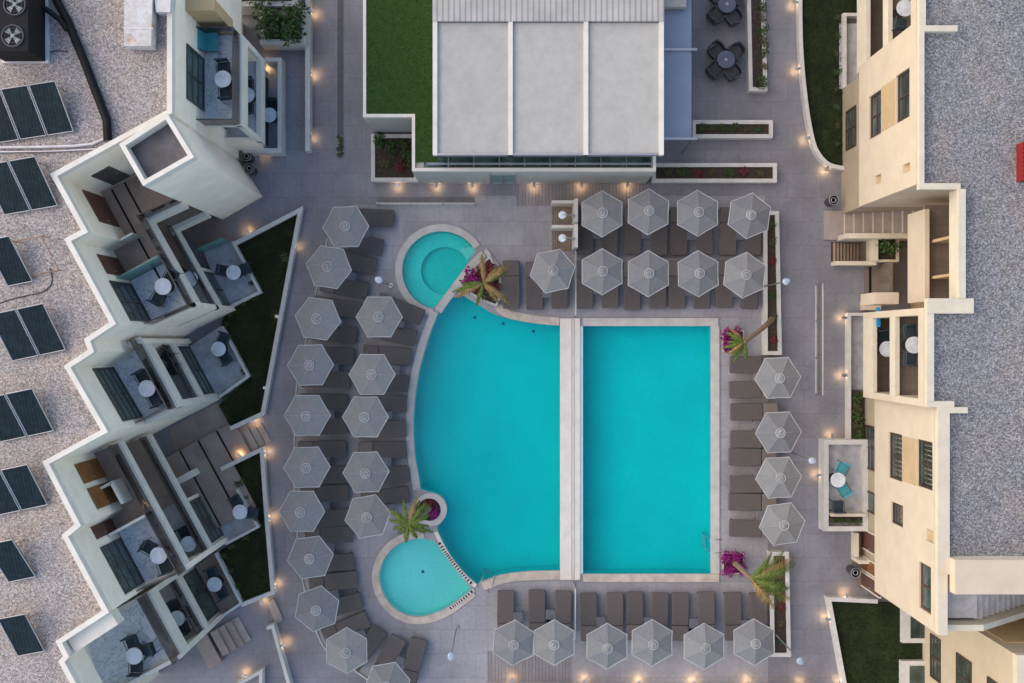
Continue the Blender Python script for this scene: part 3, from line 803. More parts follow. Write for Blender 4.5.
def make_sidetable():
    t = thing('side_table', 'x', 'side table', (0, 0, 0), 'side tables between the loungers')
    MB().pad(-.2, -.2, .2, .2, .36, .40, .03, .012, 4).build('table_top', SIDET, t)
    for sx in (-1, 1):
        for sy in (-1, 1): MB().box(sx*.17-.015, sy*.17-.015, 0, sx*.17+.015, sy*.17+.015, .36).build('leg', SIDET, t)
    return t
stp = make_sidetable()
def tables(lst, text, a, b):
    for i, (px, py, r) in enumerate(lst): place(stp, (*W(px, py, .38), .004), R(r), f"small dark side table {text}, {nth(i, len(lst), a, b)}")
tables([(365, 233.5, -8), (351.5, 277, -10), (338, 324, -8), (334, 368.5, 0), (329.5, 414.5, 0), (325, 461.5, 0), (325, 505, 3), (329.5, 548, 3), (334, 595, 12), (360, 634, 40), (399, 661, 65)], 'among the outer left loungers', 'top', 'bottom')
tables([(399, 325, -15), (395, 370, -3), (387.5, 414, 0), (386.5, 462, 0), (389, 507, 5)], 'among the inner left loungers', 'top', 'bottom')
tables([(547, 293, 0), (598, 289, 0), (645.5, 290, 0), (690, 291, 0), (737, 292, 0)], "in the row at the pools' top edge", 'left', 'right')
tables([(597, 234, 0), (646, 234, 0), (692, 235, 0), (740.5, 235, 0)], 'in the upper row below the bar', 'left', 'right')
tables([(758, 377.5, 0), (758.5, 425.5, 0), (758.5, 471, 0), (761, 515.5, 0)], 'in the column right of the pool', 'top', 'bottom')
tables([(518, 617, 0), (550.5, 614.5, 0), (601.5, 622, 0), (648.5, 622, 0), (694, 623.5, 0), (745.5, 625, 0)], 'in the bottom row', 'left', 'right')

# ================================================================== helpers for buildings
def window(parent, p0, p1, z0, z1, nrm, panes=2, rails=0, name='window', glass=PANE, fmat=FRAME, fw=.055, depth=.05):
    u = Vector((p1[0]-p0[0], p1[1]-p0[1])); L = u.length; u /= L
    v = Vector((-u.y, u.x)); sgn = 1 if v.dot(Vector(nrm)) > 0 else -1
    def bx(m, a0, a1, lo, hi, za, zb):
        b0, b1 = sorted((lo*sgn, hi*sgn)); m.obox(p0, u, a0, a1, b0, b1, za, zb)
    m = MB()
    bx(m, 0, L, -.01, depth, z0, z0+fw); bx(m, 0, L, -.01, depth, z1-fw, z1)
    bx(m, 0, fw, -.01, depth, z0+fw, z1-fw); bx(m, L-fw, L, -.01, depth, z0+fw, z1-fw)
    for i in range(1, panes):
        a = L*i/panes; bx(m, a-fw*.5, a+fw*.5, -.01, depth*.9, z0+fw, z1-fw)
    for i in range(1, rails+1):
        z = z0+(z1-z0)*i/(rails+1); bx(m, fw, L-fw, -.01, depth*.8, z-fw*.4, z+fw*.4)
    o = m.build(name, fmat, parent)
    g = MB(); bx(g, fw*.5, L-fw*.5, .002, .016, z0+fw*.5, z1-fw*.5); g.build('pane', glass, o)
    return o
def lerp2(a, b, t): return (a[0]+(b[0]-a[0])*t, a[1]+(b[1]-a[1])*t)
def railing(parent, pts, z0, z1, glass=RAILG, name='glass_railing', off=.0):
    m = MB().strip(pts, .014, z0, z1-.03); o = m.build(name, glass, parent)
    h = MB()
    h.strip(offset(pts, -.014), .042, z1-.03, z1); h.build('handrail', FRAME, o)

# ================================================================== HOTEL WING ON THE LEFT
hotel = thing('hotel_building', 'cream stepped hotel wing with gravel roof and glass-fronted balconies on the left', 'building', (-15, 0, 0))
ZP, ZR, F1, F2 = 9.2, 8.88, 2.6, 5.6
U = Vector((.477, -.879)); V = Vector((.879, .477))
P = {k: W(*p, ZP) for k, p in dict(P0=(172, -60), P1=(172, 113), P2=(57, 176), P3=(88, 232), P4=(71, 241), P5=(116, 324), P6=(90, 341), P7=(94, 352), P8=(70.5, 367.5), P9=(108, 432),
     P10=(49, 464), P11=(81, 526), P12=(68, 536.5), P13=(109, 612.5), P14=(62, 643), P15=(69, 657), P16=(64.5, 662), P17=(106, 739)).items()}
keys = ['P0', 'P1', 'P2', 'P3', 'P4', 'P5', 'P6', 'P7', 'P8', 'P9', 'P10', 'P11', 'P12', 'P13', 'P14', 'P15', 'P16', 'P17']
line = [P[k] for k in keys]
back = [(-24, line[-1][1]), (-24, line[0][1])]
MB().prism(ccw(line+back), 7.6, ZR).build('upper_wall', STUCCO, hotel)
low = [P[k] for k in keys[:14]]
rec = Vector(P['P13'])-V*2.6; rec2 = Vector(P['P17'])-V*1.5
low += [tuple(rec), tuple(rec2)]
MB().prism(ccw(low+back), 0, 7.6).build('wall', STUCCO, hotel)
MB().sheet(ccw(offset(line, .13)+[(-23.9, line[-1][1]), (-23.9, line[0][1])]) if False else ccw(line+back), ZR+.004).build('roof', GRAVEL, hotel)
side = -1
tst = offset(line, -.17)
# parapet on the roof side of the edge
def roofside(line, d):
    a = offset(line, d); 
    return a
sgn = 1 if offset(line[:2], 1)[0][0] < line[0][0] else -1
MB().strip(line, .17*sgn, ZR, ZP).build('parapet', WHITE, hotel)

# stair tower
T = WL([(119, 144), (167, 113), (194, 157), (143, 186)], 9.5); T = ccw(T)
MB().prism(T, 0, 9.0).build('tower_wall', STUCCO, hotel)
MB().prism(T, 9.0, 9.5, holes=[offset(T, .15, True)[::-1]]).build('tower_parapet', WHITE, hotel)
MB().sheet(offset(T, .1, True), 9.006).build('tower_roof', DARKROOF, hotel)

def slab(poly, z, th=.18, floor=MARBLE, beam=None):
    MB().prism(ccw(poly), z-th, z-.012).build('balcony_slab', WHITE, hotel)
    MB().sheet(offset(ccw(poly), .03, True), z).build('balcony_floor', floor, hotel)
def frontbeam(A, B, z, hgt, th=.16):
    """white edge beam whose outer face is on A-B"""
    a, b = Vector(A), Vector(B); u = (b-a).normalized()
    MB().obox(a, u, 0, (b-a).length, -th*.999 if False else 0.0, th, z-hgt, z+.05).build('edge_beam', WHITE, hotel)
def inward(A, B, inside):
    u = (Vector(B)-Vector(A)).normalized(); v = Vector((-u.y, u.x))
    return 1 if v.dot(Vector(inside)-Vector(A)) > 0 else -1
def beam(A, B, inside, z0, z1, th=.17, mat=WHITE, name='edge_beam', extra=0.0):
    s_ = inward(A, B, inside); a = Vector(A); u = (Vector(B)-a); L = u.length; u /= L
    lo, hi = sorted((extra*s_*-1, th*s_)); MB().obox(a, u, 0, L, lo, hi, z0, z1).build(name, mat, hotel)
def grail(A, B, inside, z0, z1, inset=.06):
    s_ = inward(A, B, inside); pts = offset([tuple(A), tuple(B)], inset*s_); railing(hotel, pts, z0, z1)
def fin(pf, pw, th, z0, z1, mat=STUCCO, u=U):
    """end wall from front point to wall point, thickness towards +u"""
    a = Vector(pf); d = (Vector(pw)-a); L = d.length; d /= L
    v = Vector((-d.y, d.x)); s_ = 1 if v.dot(u) > 0 else -1
    lo, hi = sorted((0, th*s_)); MB().obox(a, d, -.02, L, lo, hi, z0, z1).build('fin_wall', mat, hotel)

# balcony tables and chairs
def make_btable():
    t = thing('balcony_table', 'x', 'table', (0, 0, 0), 'round white tables on balconies and patios')
    MB().cyl(0, 0, .70, .735, .30, .30, 28).build('table_top', TABLEW, t)
    MB().cyl(0, 0, .03, .70, .03, .03, 10).build('pedestal', FRAME, t)
    MB().cyl(0, 0, 0, .03, .2, .17, 18).build('base', FRAME, t)
    return t
def make_bchair(name, mat, group):
    t = thing(name, 'x', 'chair', (0, 0, 0), group)
    MB().pad(-.23, -.22, .23, .22, .41, .46, .06, .02, 4).build('seat', mat, t)
    m = MB()
    for i in range(7):
        a = -.21+.06*i; m.box(a, .20+.02*math.cos(a*6), .50, a+.055, .235+.02*math.cos(a*6), .86)
    m.box(-.23, .195, .82, .23, .25, .87).build('backrest', mat, t)
    for sx in (-1, 1):
        MB().tube([(sx*.21, -.2, 0), (sx*.21, -.2, .64), (sx*.22, .2, .66)], .014, 6).build('armrest', FRAME, t)
        MB().tube([(sx*.2, .24, 0), (sx*.2, .21, .45), (sx*.21, .24, .85)], .014, 6).build('leg', FRAME, t)
    return t
btab = make_btable()
NAVY = plain('dark blue woven seat', (.018, .036, .048), .7, .2, 15, space='obj')
bchr = make_bchair('balcony_chair', NAVY, 'dark woven chairs on balconies and patios')
tchr = make_bchair('turquoise_chair', TEAL, 'turquoise chairs')
def table_set(px, py, z, angs, where, dist=.46, chair=None):
    x, y = W(px, py, z+.72)
    place(btab, (x, y, z+.004), 0, f"round white table {where}")
    for i, a in enumerate(angs):
        d = Vector((math.cos(R(a)), math.sin(R(a))))
        side_ = ('upper right' if a % 360 < 90 else 'upper left' if a % 360 < 180 else 'lower left' if a % 360 < 270 else 'lower right')
        place(chair or bchr, (x+d.x*dist, y+d.y*dist, z+.004), math.atan2(d.y, d.x)-math.pi/2, f"{'turquoise' if chair is tchr else 'dark'} chair {side_} of table {where}")

# ---- straight bay at the north end
XW = P['P1'][0]; XF = -9.82; yN, yS = 11.18, 7.83
for z, fl in ((F1, SLATE), (F2, MARBLE)):
    slab([(XW, yS), (XF, yS), (XF, yN), (XW, yN)], z, .2, fl)
beam((XF, yN), (XF, yS), (XW, 9), 4.75, F2+.05, .2, extra=.004)
beam((XF, yN), (XF, yS), (XW, 9), 2.0, F1+.05, .2, extra=.004)
MB().box(XW, yN-.2, F1+.001, XF-.2, yN+.02, F2-.21).build('fin_wall', STUCCO, hotel)
MB().box(XF-.2, yN-.18, F1+.05, XF, yN+.02, 4.75).build('fin_wall', WHITE, hotel)
MB().box(XF-.2, yS-.02, F1+.05, XF, yS+.16, 4.75).build('fin_wall', WHITE, hotel)
MB().box(XW, yS-.02, F1-.9, XF-.2, yS+.1, F1+.35).build('side_wall', STUCCO, hotel)
railing(hotel, [(XF-.08, yN-.02), (XF-.08, yS+.05)], F2+.05, F2+1.0)
railing(hotel, [(XF-.1, yS+.05), (XW+.02, yS+.05)], F2+.01, F2+1.0)
railing(hotel, [(XW+.02, yN-.05), (XF-.1, yN-.05)], F2+.01, F2+1.0)
MB().box(XW, yS, 0, XF-.35, yN, 2.39).build('ground_room', STUCCO, hotel)
window(hotel, (XF-.35, yS+.3), (XF-.35, yN-.3), .15, 1.9, (1, 0), 3, 1, glass=PANEG)
window(hotel, (XW, 8.35), (XW, 10.25), F2+.06, 7.7, (1, 0), 2, 2, glass=PANEG)
window(hotel, (XW, 8.3), (XW, 10.6), F1+.06, 4.8, (1, 0), 2, 1, glass=PANEG)
beam((-9.42, 11.45), (-9.42, 7.9), (-11, 9), 0, .85, .16, CURB, 'patio_wall')
MB().box(-11, 7.72, 0, -9.42, 7.9, .85).build('patio_wall', CURB, hotel)
MB().box(-10.1, 11.45, 0, -9.42, 11.6, .85).build('patio_wall', CURB, hotel)
MB().sheet([(-11, 7.9), (-9.57, 7.9), (-9.57, 11.45), (-11, 11.45)], .012).build('patio_floor', SLATE, hotel)
MB().box(XW, 11.35, F2-.2, -10.2, 11.75, F2+2.2).build('side_wall', TAN, hotel)
MB().box(XW, 11.75, 2.6, -10.6, 16, F2+1.0).build('side_wall', STUCCO, hotel)
table_set(223, 79, F2, (95, 275), 'on the straight upper balcony above the tower')
table_set(246.5, 95, F1, (90, 270), 'on the straight middle balcony above the tower')
table_set(269.5, 115, 0, (85,), 'on the ground patio above the tower')
td = thing('deck_chair', 'turquoise deck chair folded at the top end of the straight upper balcony', 'deck chair', (*W(212, 40, F2+.5), F2+.004))
cx, cy = td.location.x, td.location.y
MB().add([(cx-.3, cy-.35, F2+.25), (cx+.15, cy-.35, F2+.35), (cx+.15, cy+.35, F2+.35), (cx-.3, cy+.35, F2+.25), (cx-.45, cy-.35, F2+.85), (cx-.45, cy+.35, F2+.85)],
         [(0, 1, 2, 3), (4, 0, 3, 5)]).build('sling', TEAL, td).modifiers.new('t', 'SOLIDIFY').thickness = .03
fr = MB().tube([(cx-.47, cy-.37, F2+.88), (cx-.47, cy+.37, F2+.88)], .015, 6)
for yy in (cy-.37, cy+.37):
    fr.tube([(cx-.47, yy, F2+.88), (cx-.28, yy, F2+.25), (cx+.2, yy, F2+.36)], .016, 6).tube([(cx-.3, yy, F2+.28), (cx-.35, yy, F2+.01)], .014, 6).tube([(cx+.15, yy, F2+.35), (cx+.15, yy, F2+.01)], .014, 6)
fr.build('frame', FRAME, td)

# ---- bay 1 (with open gallery beside the tower)
def pt(px, py, h): return Vector(W(px, py, h))
A1, B1, R1 = pt(147, 217, F2), pt(197, 306, F2), pt(181, 201.5, F2)
T1 = W(143, 186, 9.5)
g1 = [P['P2'], P['P3'], P['P4'], P['P5'], tuple(B1), tuple(A1), tuple(R1), T1, W(119, 144, 9.5)]
W1 = pt(133, 279, F2)
D1 = (B1-Vector(P['P5'])).dot(V)
def online(A, B, q):            # point of line A-B level with q along U
    d = (B-A).normalized(); return A + d*((q-A).dot(d))
S1 = online(A1, B1, W1)
l45 = (Vector(P['P5'])-Vector(P['P4'])).normalized(); S1w = Vector(P['P4'])+l45*((S1-Vector(P['P4'])).dot(l45))
def shrink(p, d=.02): return p
for z, fl in ((F1, BROWN), (F2, BROWN)):
    slab(g1, z, .2, fl)
MB().sheet(offset(ccw([tuple(S1w), tuple(S1), tuple(B1), P['P5']]), .05, True), F2+.005).build('balcony_floor', MARBLE, hotel)
MB().sheet(offset(ccw([tuple(S1w), tuple(S1), tuple(B1), P['P5']]), .05, True), F1+.005).build('balcony_floor', SLATE, hotel)
C1 = (Vector(P['P4'])+A1+B1)/3
for a, b in ((A1, B1), (R1, A1)):
    beam(a, b, C1 if a is A1 else T1, 4.85, F2+.05, .17, extra=.005)
    beam(a, b, C1 if a is A1 else T1, 1.95, F1+.05, .17, extra=.005)
grail(A1, B1, C1, F2+.05, F2+1.0); grail(A1, B1, C1, F1+.05, F1+.8)
grail(A1, R1, T1, F2+.05, F2+1.0)
beam(tuple(B1), P['P5'], C1, 3.0, F2+.05, .16, STUCCO, 'side_wall', extra=.006)
beam(tuple(B1), P['P5'], C1, 0, F1+.05, .16, STUCCO, 'side_wall', extra=.006)
grail(B1-V*.1, Vector(P['P5'])+V*.05, C1, F2+.05, F2+1.0, .05)
# green screen between gallery and balcony
MB().obox(S1w, V, .05, D1-.1, -.03, .03, F2+.006, F2+1.25).build('glass_screen', GREENG, hotel)
window(hotel, tuple(S1w+l45*.15), tuple(Vector(P['P5'])-l45*.15), F2+.05, 7.7, V, 2, 2, 'window', PANE)
window(hotel, tuple(S1w+U*.15), tuple(Vector(P['P5'])-U*.15), F1+.05, 4.7, V, 2, 1, 'window', PANEG)
# doors of the gallery
def door(p, u, a0, a1, z0, z1, nrm, mat, name='door'):
    v = Vector((-u.y, u.x)); s_ = 1 if v.dot(nrm) > 0 else -1
    lo, hi = sorted((-.01*s_, .045*s_))
    o = MB().obox(p, u, a0, a1, lo, hi, z0, z1).build(name, mat, hotel)
    lo, hi = sorted((.046*s_, .085*s_))
    MB().obox(p, u, a1-.14, a1-.11, lo, hi, z0+.95, z0+1.1).build('handle', METAL, o)
door(Vector(P['P2']), U, .25, 1.5, F2, 7.5, V, DOORB)
door(Vector(P['P4']), U, .35, 1.1, F2, 7.5, V, DOORB)
v2 = (Vector(P['P1'])-Vector(P['P2'])).normalized()
door(Vector(P['P2']), v2, .55, 1.25, F2, 7.6, U, FRAME)
MB().obox(Vector(P['P3'])+V*.05, V, 0, .5, -.07, .0, F2+.01, F2+.95).build('side_wall', WHITE, hotel)
# dark joints of the gallery floor
for d in (.42, .95):
    MB().obox(Vector(P['P2'])+V*d, U, .15, 4.0, -.035, .035, F2+.004, F2+.012).build('floor_gutter', BLACK, hotel)
# ground room and patio
gr1 = [tuple(S1w), tuple(S1), tuple(B1), P['P5']]
MB().prism(ccw([tuple(S1w), tuple(S1-V*.1), tuple(B1-V*.1), P['P5']]), 0, F1-.21).build('ground_room', STUCCO, hotel)
window(hotel, tuple(S1-V*.1+U*.2), tuple(B1-V*.1-U*.25), .1, 1.85, V, 2, 1, glass=PANEG)
def patio(poly, low_pts, floor=SLATE, h=.5):
    MB().sheet(ccw(WL(poly)), .17).build('patio_floor', floor, hotel)
    MB().strip(WL(low_pts, h), .1, 0, h).build('patio_wall', CURB, hotel)
patio([(204, 250), (233, 241), (261, 292), (227, 309)], [(227.5, 309), (261.5, 292.5), (233.5, 241)])
MB().sheet(ccw(WL([(170, 428), (218, 402), (232, 430), (246, 424), (262, 447), (226, 466), (236, 492), (205, 508), (190, 520)])), .02).build('brown_landing', BROWN, hotel)
MB().sheet(ccw(WL([(174, 222), (221, 214), (233, 240), (205, 252)])), .02).build('brown_landing', BROWN, hotel)
q0 = pt(206, 253, 0); q1 = pt(231, 242, 0)
MB().strip([tuple(q0), tuple(q1)], .06, .17, 1.3).build('glass_screen', GREENG, hotel)
table_set(163, 286.5, F2, (240, 60), 'on upper balcony just below the tower')
table_set(190, 279, F1, (150,), 'on middle balcony just below the tower')
table_set(233.5, 272.5, .17, (170, 20), 'on the ground patio beside the triangular lawn')

# ---- bay 2
A2, B2 = pt(142, 338.5, F2), pt(182, 405, F2)
B2 = A2 + U*(B2-A2).length
g2 = [P['P7'], P['P8'], P['P9'], tuple(B2), tuple(A2)]
D2 = (B2-Vector(P['P9'])).dot(V); C2 = (A2+B2)/2-V*.8
for z, fl in ((F1, SLATE), (F2, MARBLE)): slab(g2, z, .2, fl)
for z in (F1, F2): beam(A2, B2, C2, z-(.8 if z == F2 else .55), z+.05, .2, extra=.005)
A2w = A2-V*1.15; B2w = B2-V*(D2-.02)
fin(A2, A2w, .2, 0, F2+.06, STUCCO, U); fin(B2, B2w, .24, 0, F2+.06, WHITE, -U)
MB().obox(A2w, V, .0, 1.17, -.16, .04, F2+.06, F2+.4).build('side_wall', WHITE, hotel)
grail(A2, B2, C2, F2+.05, F2+1.0, .1); grail(A2+U*.22, B2-U*.26, C2, F1+.05, F1+.8, .1)
grail(B2-V*.15-U*.1, B2w-U*.1, C2, F2+.06, F2+1.0, .04)
window(hotel, tuple(Vector(P['P8'])+U*.1), tuple(Vector(P['P9'])-U*.25), F2+.05, 7.55, V, 2, 3, glass=PANEG)
window(hotel, tuple(Vector(P['P8'])+U*.1), tuple(Vector(P['P9'])-U*.2), F1+.05, 4.7, V, 2, 1)
MB().prism(ccw([tuple(A2-V*1.1+U*.21), tuple(A2-V*.12+U*.21), tuple(B2-V*.12-U*.25), tuple(B2w-U*.25)]), 0, F1-.21).build('ground_room', STUCCO, hotel)
window(hotel, tuple(A2-V*.12+U*.3), tuple(B2-V*.12-U*.34), .2, 1.95, V, 2, 2, glass=PANEG)
patio([(190, 347), (222, 326), (249, 376), (219, 398), (200, 400)], [(219.5, 398), (249.5, 376.5), (222.5, 326)])
table_set(147, 388.5, F2, (120, 300), 'on upper balcony with a two-leaf green glass door')
for i, (px, py) in enumerate(((167, 356), (172, 368))):
    place(bchr, (*W(px, py, F1+.5), F1+.004), R(-30+200*i), f"dark woven chair on the middle balcony without a table, {['upper', 'lower'][i]} one")
table_set(218.5, 349, .17, (70, 300), 'on the ground patio left of the long lawn')

# ---- gallery 2 and bay 3
A3, B3 = pt(120, 442, F2), pt(192, 567, F2)
B3 = A3 + U*(B3-A3).length
g3 = [P['P9'] if False else tuple(A3-V*.0), P['P10'], P['P11'], P['P12'], P['P13'], tuple(B3)]
D3 = (B3-Vector(P['P13'])).dot(V); C3 = (A3+B3)/2-V*.5
S3w = Vector(P['P12'])+U*.55; S3 = online(A3, B3, S3w)
for z, fl in ((F1, BROWN), (F2, BROWN)): slab(g3, z, .2, fl)
for z, fl in ((F1, SLATE), (F2, MARBLE)):
    MB().sheet(offset(ccw([tuple(S3w), tuple(S3), tuple(B3), P['P13']]), .05, True), z+.005).build('balcony_floor', fl, hotel)
for z in (F1, F2): beam(A3, B3, C3, z-.42, z+.05, .2, extra=.005)
grail(A3, B3, C3, F2+.05, F2+.95, .1); grail(A3, B3, C3, F1+.05, F1+.8, .1)
fin(B3, Vector(P['P13']), .2, F1, F2+.043, STUCCO, -U); fin(B3, Vector(P['P13']), .2, 0, F1-.01, STUCCO, -U)
grail(B3-V*.15-U*.05, Vector(P['P13'])-U*.05, C3, F2+.05, F2+.95, .04)
MB().obox(S3w, V, .05, (S3-S3w).length-.12, -.05, .05, F2+.006, F2+.9).build('side_wall', WHITE, hotel)
window(hotel, tuple(S3w+U*.25), tuple(Vector(P['P13'])-U*.2), F2+.05, 7.5, V, 2, 2, glass=PANEG)
window(hotel, tuple(S3w+U*.25), tuple(Vector(P['P13'])-U*.2), F1+.05, 4.7, V, 2, 1)
door(Vector(P['P12']), U, .02, .5, F2, 7.4, V, DOORB)
door(Vector(P['P10']), U, .25, 1.0, F2, 7.5, V, WOOD)
door(Vector(P['P10']), U, 1.2, 2.0, F2, 7.5, V, WOOD)
MB().obox(Vector(P['P11'])-U*.95, V, .08, .55, -.04, .04, F2+.006, F2+1.0).obox(Vector(P['P11'])+V*.5-U*.95, U, 0, .85, -.04, .04, F2+.006, F2+1.0).build('white_fence', WHITE, hotel)
for d in (.62,):
    MB().obox(Vector(P['P10'])+V*d, U, .15, 2.6, -.035, .035, F2+.004, F2+.012).build('floor_gutter', BLACK, hotel)
MB().prism(ccw([tuple(S3w+U*.1), tuple(S3-V*.1+U*.1), tuple(B3-V*.1-U*.21), tuple(Vector(P['P13'])-U*.21)]), 0, F1-.21).build('ground_room', STUCCO, hotel)
window(hotel, tuple(S3-V*.1+U*.25), tuple(B3-V*.1-U*.3), .2, 1.95, V, 2, 2, glass=PANEG)
patio([(205, 508), (237, 489), (259, 527), (226, 545)], [(226.5, 545), (259.5, 527.5), (237.5, 488.5)])
table_set(158.5, 555.5, F2, (150, 290), 'on upper balcony left of the lower lawn')
table_set(188.5, 544, F1, (120,), 'on middle balcony left of the lower lawn')
table_set(240, 512, .17, (120, 350), 'on the ground patio inside the lower lawn')
# broad brown steps between bays 2 and 3, rising from the footpath
qa = pt(262, 420, 0); 
for i in range(1, 6):
    o_ = i*.84+.15
    p = pt(242, 427, 0) - V*o_
    MB().obox(p, U, -.35, 1.75 if i < 2 else 3.2, -.0, .84, .002, .05+.1*i).build('broad_step', BROWN, hotel)
    MB().obox(p, U, -.35, 1.75 if i < 2 else 3.2, -.0, .07, .05+.1*i, .06+.1*i).build('step_nosing', BLACK, hotel)
for i in range(3):
    p = pt(261-i*6, 434+i*3.2, 0)
    MB().obox(p, U, -.4, .45, -.0, .25, .003, .06+.035*i).build('garden_step', STEPST, hotel)
MB().obox(pt(181, 480, .6), V, 0, .75, -.13, .13, 0.3, 1.15).build('side_wall', WHITE, hotel)

# ---- bay 4
A4, B4 = pt(149, 591, F2), pt(184.5, 655, F2)
B4 = A4 + U*(B4-A4).length
L4 = Vector(P['P13'])-V*2.3
g4 = [tuple(A4), P['P13'], tuple(L4), tuple(L4+U*4.2), tuple(B4-V*4.5+U*.05), tuple(B4)]
E4 = B4-V*4.2
g4 = [tuple(A4), tuple(A4-V*4.6), tuple(B4-V*4.6), tuple(B4)]
for z, fl in ((F1, SLATE), (F2, MARBLE)): slab(g4, z, .2, fl)
C4 = (A4+B4)/2-V
for z in (F1, F2): beam(A4, B4, C4, z-(.75 if z == F2 else .5), z+.05, .2, extra=.005)
fin(A4, A4-V*1.6, .2, 0, F2+.043, WHITE, U); fin(B4, B4-V*1.6, .2, 0, F2+.043, WHITE, -U)
beam(B4, B4-V*4.0, C4, F2-.3, F2+.35, .14, WHITE, 'side_wall', extra=.006)
grail(A4, B4, C4, F2+.05, F2+1.0, .1); grail(A4+U*.2, B4-U*.2, C4, F1+.05, F1+.8, .1)
pl = Vector(P['P14']); d14 = (Vector(P['P13'])-pl); 
MB().obox(pl, d14.normalized(), .05, d14.length-.1, -.5, -.003, 8.3, 8.9).build('roof_ledge', WHITE, hotel)
MB().prism(ccw([tuple(A4-V*1.6+U*.21), tuple(A4-V*.12+U*.21), tuple(B4-V*.12-U*.21), tuple(B4-V*1.6-U*.21)]), 0, F1-.21).build('ground_room', STUCCO, hotel)
window(hotel, tuple(A4-V*.12+U*.3), tuple(B4-V*.12-U*.3), .15, 1.95, V, 2, 1, glass=PANEG)
patio([(184, 574), (216, 553), (242, 604), (212, 624)], [(212.5, 624), (242.5, 604), (216.5, 553)], BROWN)
table_set(134, 656, F2, (110, 20, 270), 'on big upper terrace at the lower left')
table_set(177, 618.5, F1, (115, 290), 'on middle balcony at the lower left')
table_set(214.5, 584.5, .17, (110, 300), 'on the brown ground patio at the lower left')
# lower left steps and walls
for i in range(4):
    MB().obox(pt(236-i*6.5, 627+i*3.6, 0), U, -.35, .75, 0, .32, .002, .08+.1*i).build('garden_step', STEPST if i < 1 else BROWN, hotel)
MB().obox(pt(214, 640, 0), U, -.6, .9, -.6, .0, .002, .4).build('broad_step', BROWN, hotel)
t = MB().strip(WL([(292, 690), (273.5, 624), (266, 627)], .5), .14, 0, .5).build('garden_wall', CURB); tag(t, 'white low garden wall along the footpath at the lower left', 'garden wall')
t = MB().strip(WL([(262, 695), (262.5, 669), (235, 684)], .5), .14, 0, .5).build('garden_wall', CURB); tag(t, 'short white angled wall corner at the bottom left edge', 'garden wall')
t = MB().prism(ccw(WL([(267, 603), (274, 599), (283, 620), (276, 624)], .12)), .002, .12).build('stone_step', STEPST); tag(t, 'pale stone step between two white garden walls at lower left', 'step')
t = MB().strip(WL([(310, -30), (310, 151)], .55), -.2, 0, .55).build('garden_wall', CURB); tag(t, 'long straight white wall left of the top left footpath', 'garden wall')

# ---- roof plant on the hotel
def rack(label, tl, tr, br, bl, cols, empty_cols=0):
    a, b, c, d = (Vector((*W(*p, h), h)) for p, h in ((tl, ZR+.72), (tr, ZR+.72), (br, ZR+.12), (bl, ZR+.12)))
    t = thing('solar_rack', label, 'solar panels', (c.x, c.y, ZR), 'solar panel racks on the hotel roof')
    ux = (b-a); uy = (d-a)
    nrm = uy.cross(ux).normalized()
    for k in range(cols):
        o = a-ux*(1.07*k); 
        q = [o, o+ux, o+ux+uy, o+uy]
        M_ = MB(); M_.add([*q, *[p-nrm*.04 for p in q]], [(0, 3, 2, 1), (4, 5, 6, 7), (0, 1, 5, 4), (1, 2, 6, 5), (2, 3, 7, 6), (3, 0, 4, 7)])
        po_ = M_.build('solar_panel', SOLAR, t)
        fr_ = MB()
        qq = [p+nrm*.006 for p in q]
        for i in range(4): fr_.tube([qq[i], qq[(i+1) % 4]], .022, 4)
        fr_.build('panel_frame', METAL, po_)
    st = MB()
    e0 = a-ux*(1.07*(cols-1)); e1 = b+ux*(1.15*empty_cols)
    dn = Vector((0, 0, -.06))
    for q in (.12, .88): st.tube([e0+uy*q+dn, e1+uy*q+dn], .022, 5)
    nl = cols+1+empty_cols
    for k in range(nl):
        p = e0.lerp(e1, k/(nl-1)); 
        for q in (.12, .88):
            x = p+uy*q; st.tube([x+dn, Vector((x.x, x.y, ZR))], .018, 5)
        st.tube([p+uy*.12+dn, p+uy*.88+dn], .018, 5)
    st.build('support_frame', RUST, t)
for i, (q, c, e) in enumerate([(((29, 85), (55, 81), (72, 129), (48, 135)), 3, 0), (((9, 161), (35, 156.5), (57, 205), (32, 210)), 2, 0), (((-16, 241), (9, 236), (33, 279), (8, 286)), 1, 1), (((17, 309), (43, 303.5), (66, 347), (40, 355)), 2, 0),
        (((6, 394), (32, 388.5), (54, 430), (28, 436)), 2, 0), (((1, 470), (27, 464.5), (49, 503), (22, 510)), 2, 0), (((-15, 545), (12, 539.5), (38, 575), (9, 582)), 1, 0), (((-2, 619), (25, 614), (46, 648), (18, 656)), 1, 0)]):
    rack(['three-panel rack of dark solar panels just below the air conditioner', 'rack of two dark solar panels, second from the top on the gravel roof', 'single dark solar panel with an empty rusty frame beside it',
          'rack of two dark solar panels just below the loose black cable', 'rack of two dark solar panels, fifth from the top on the gravel roof', 'rack of two dark solar panels, third from the bottom at the left edge',
          'single dark solar panel at the left edge, second from the bottom', 'single dark solar panel at the left edge, bottommost on the gravel roof'][i], *q, c, e)
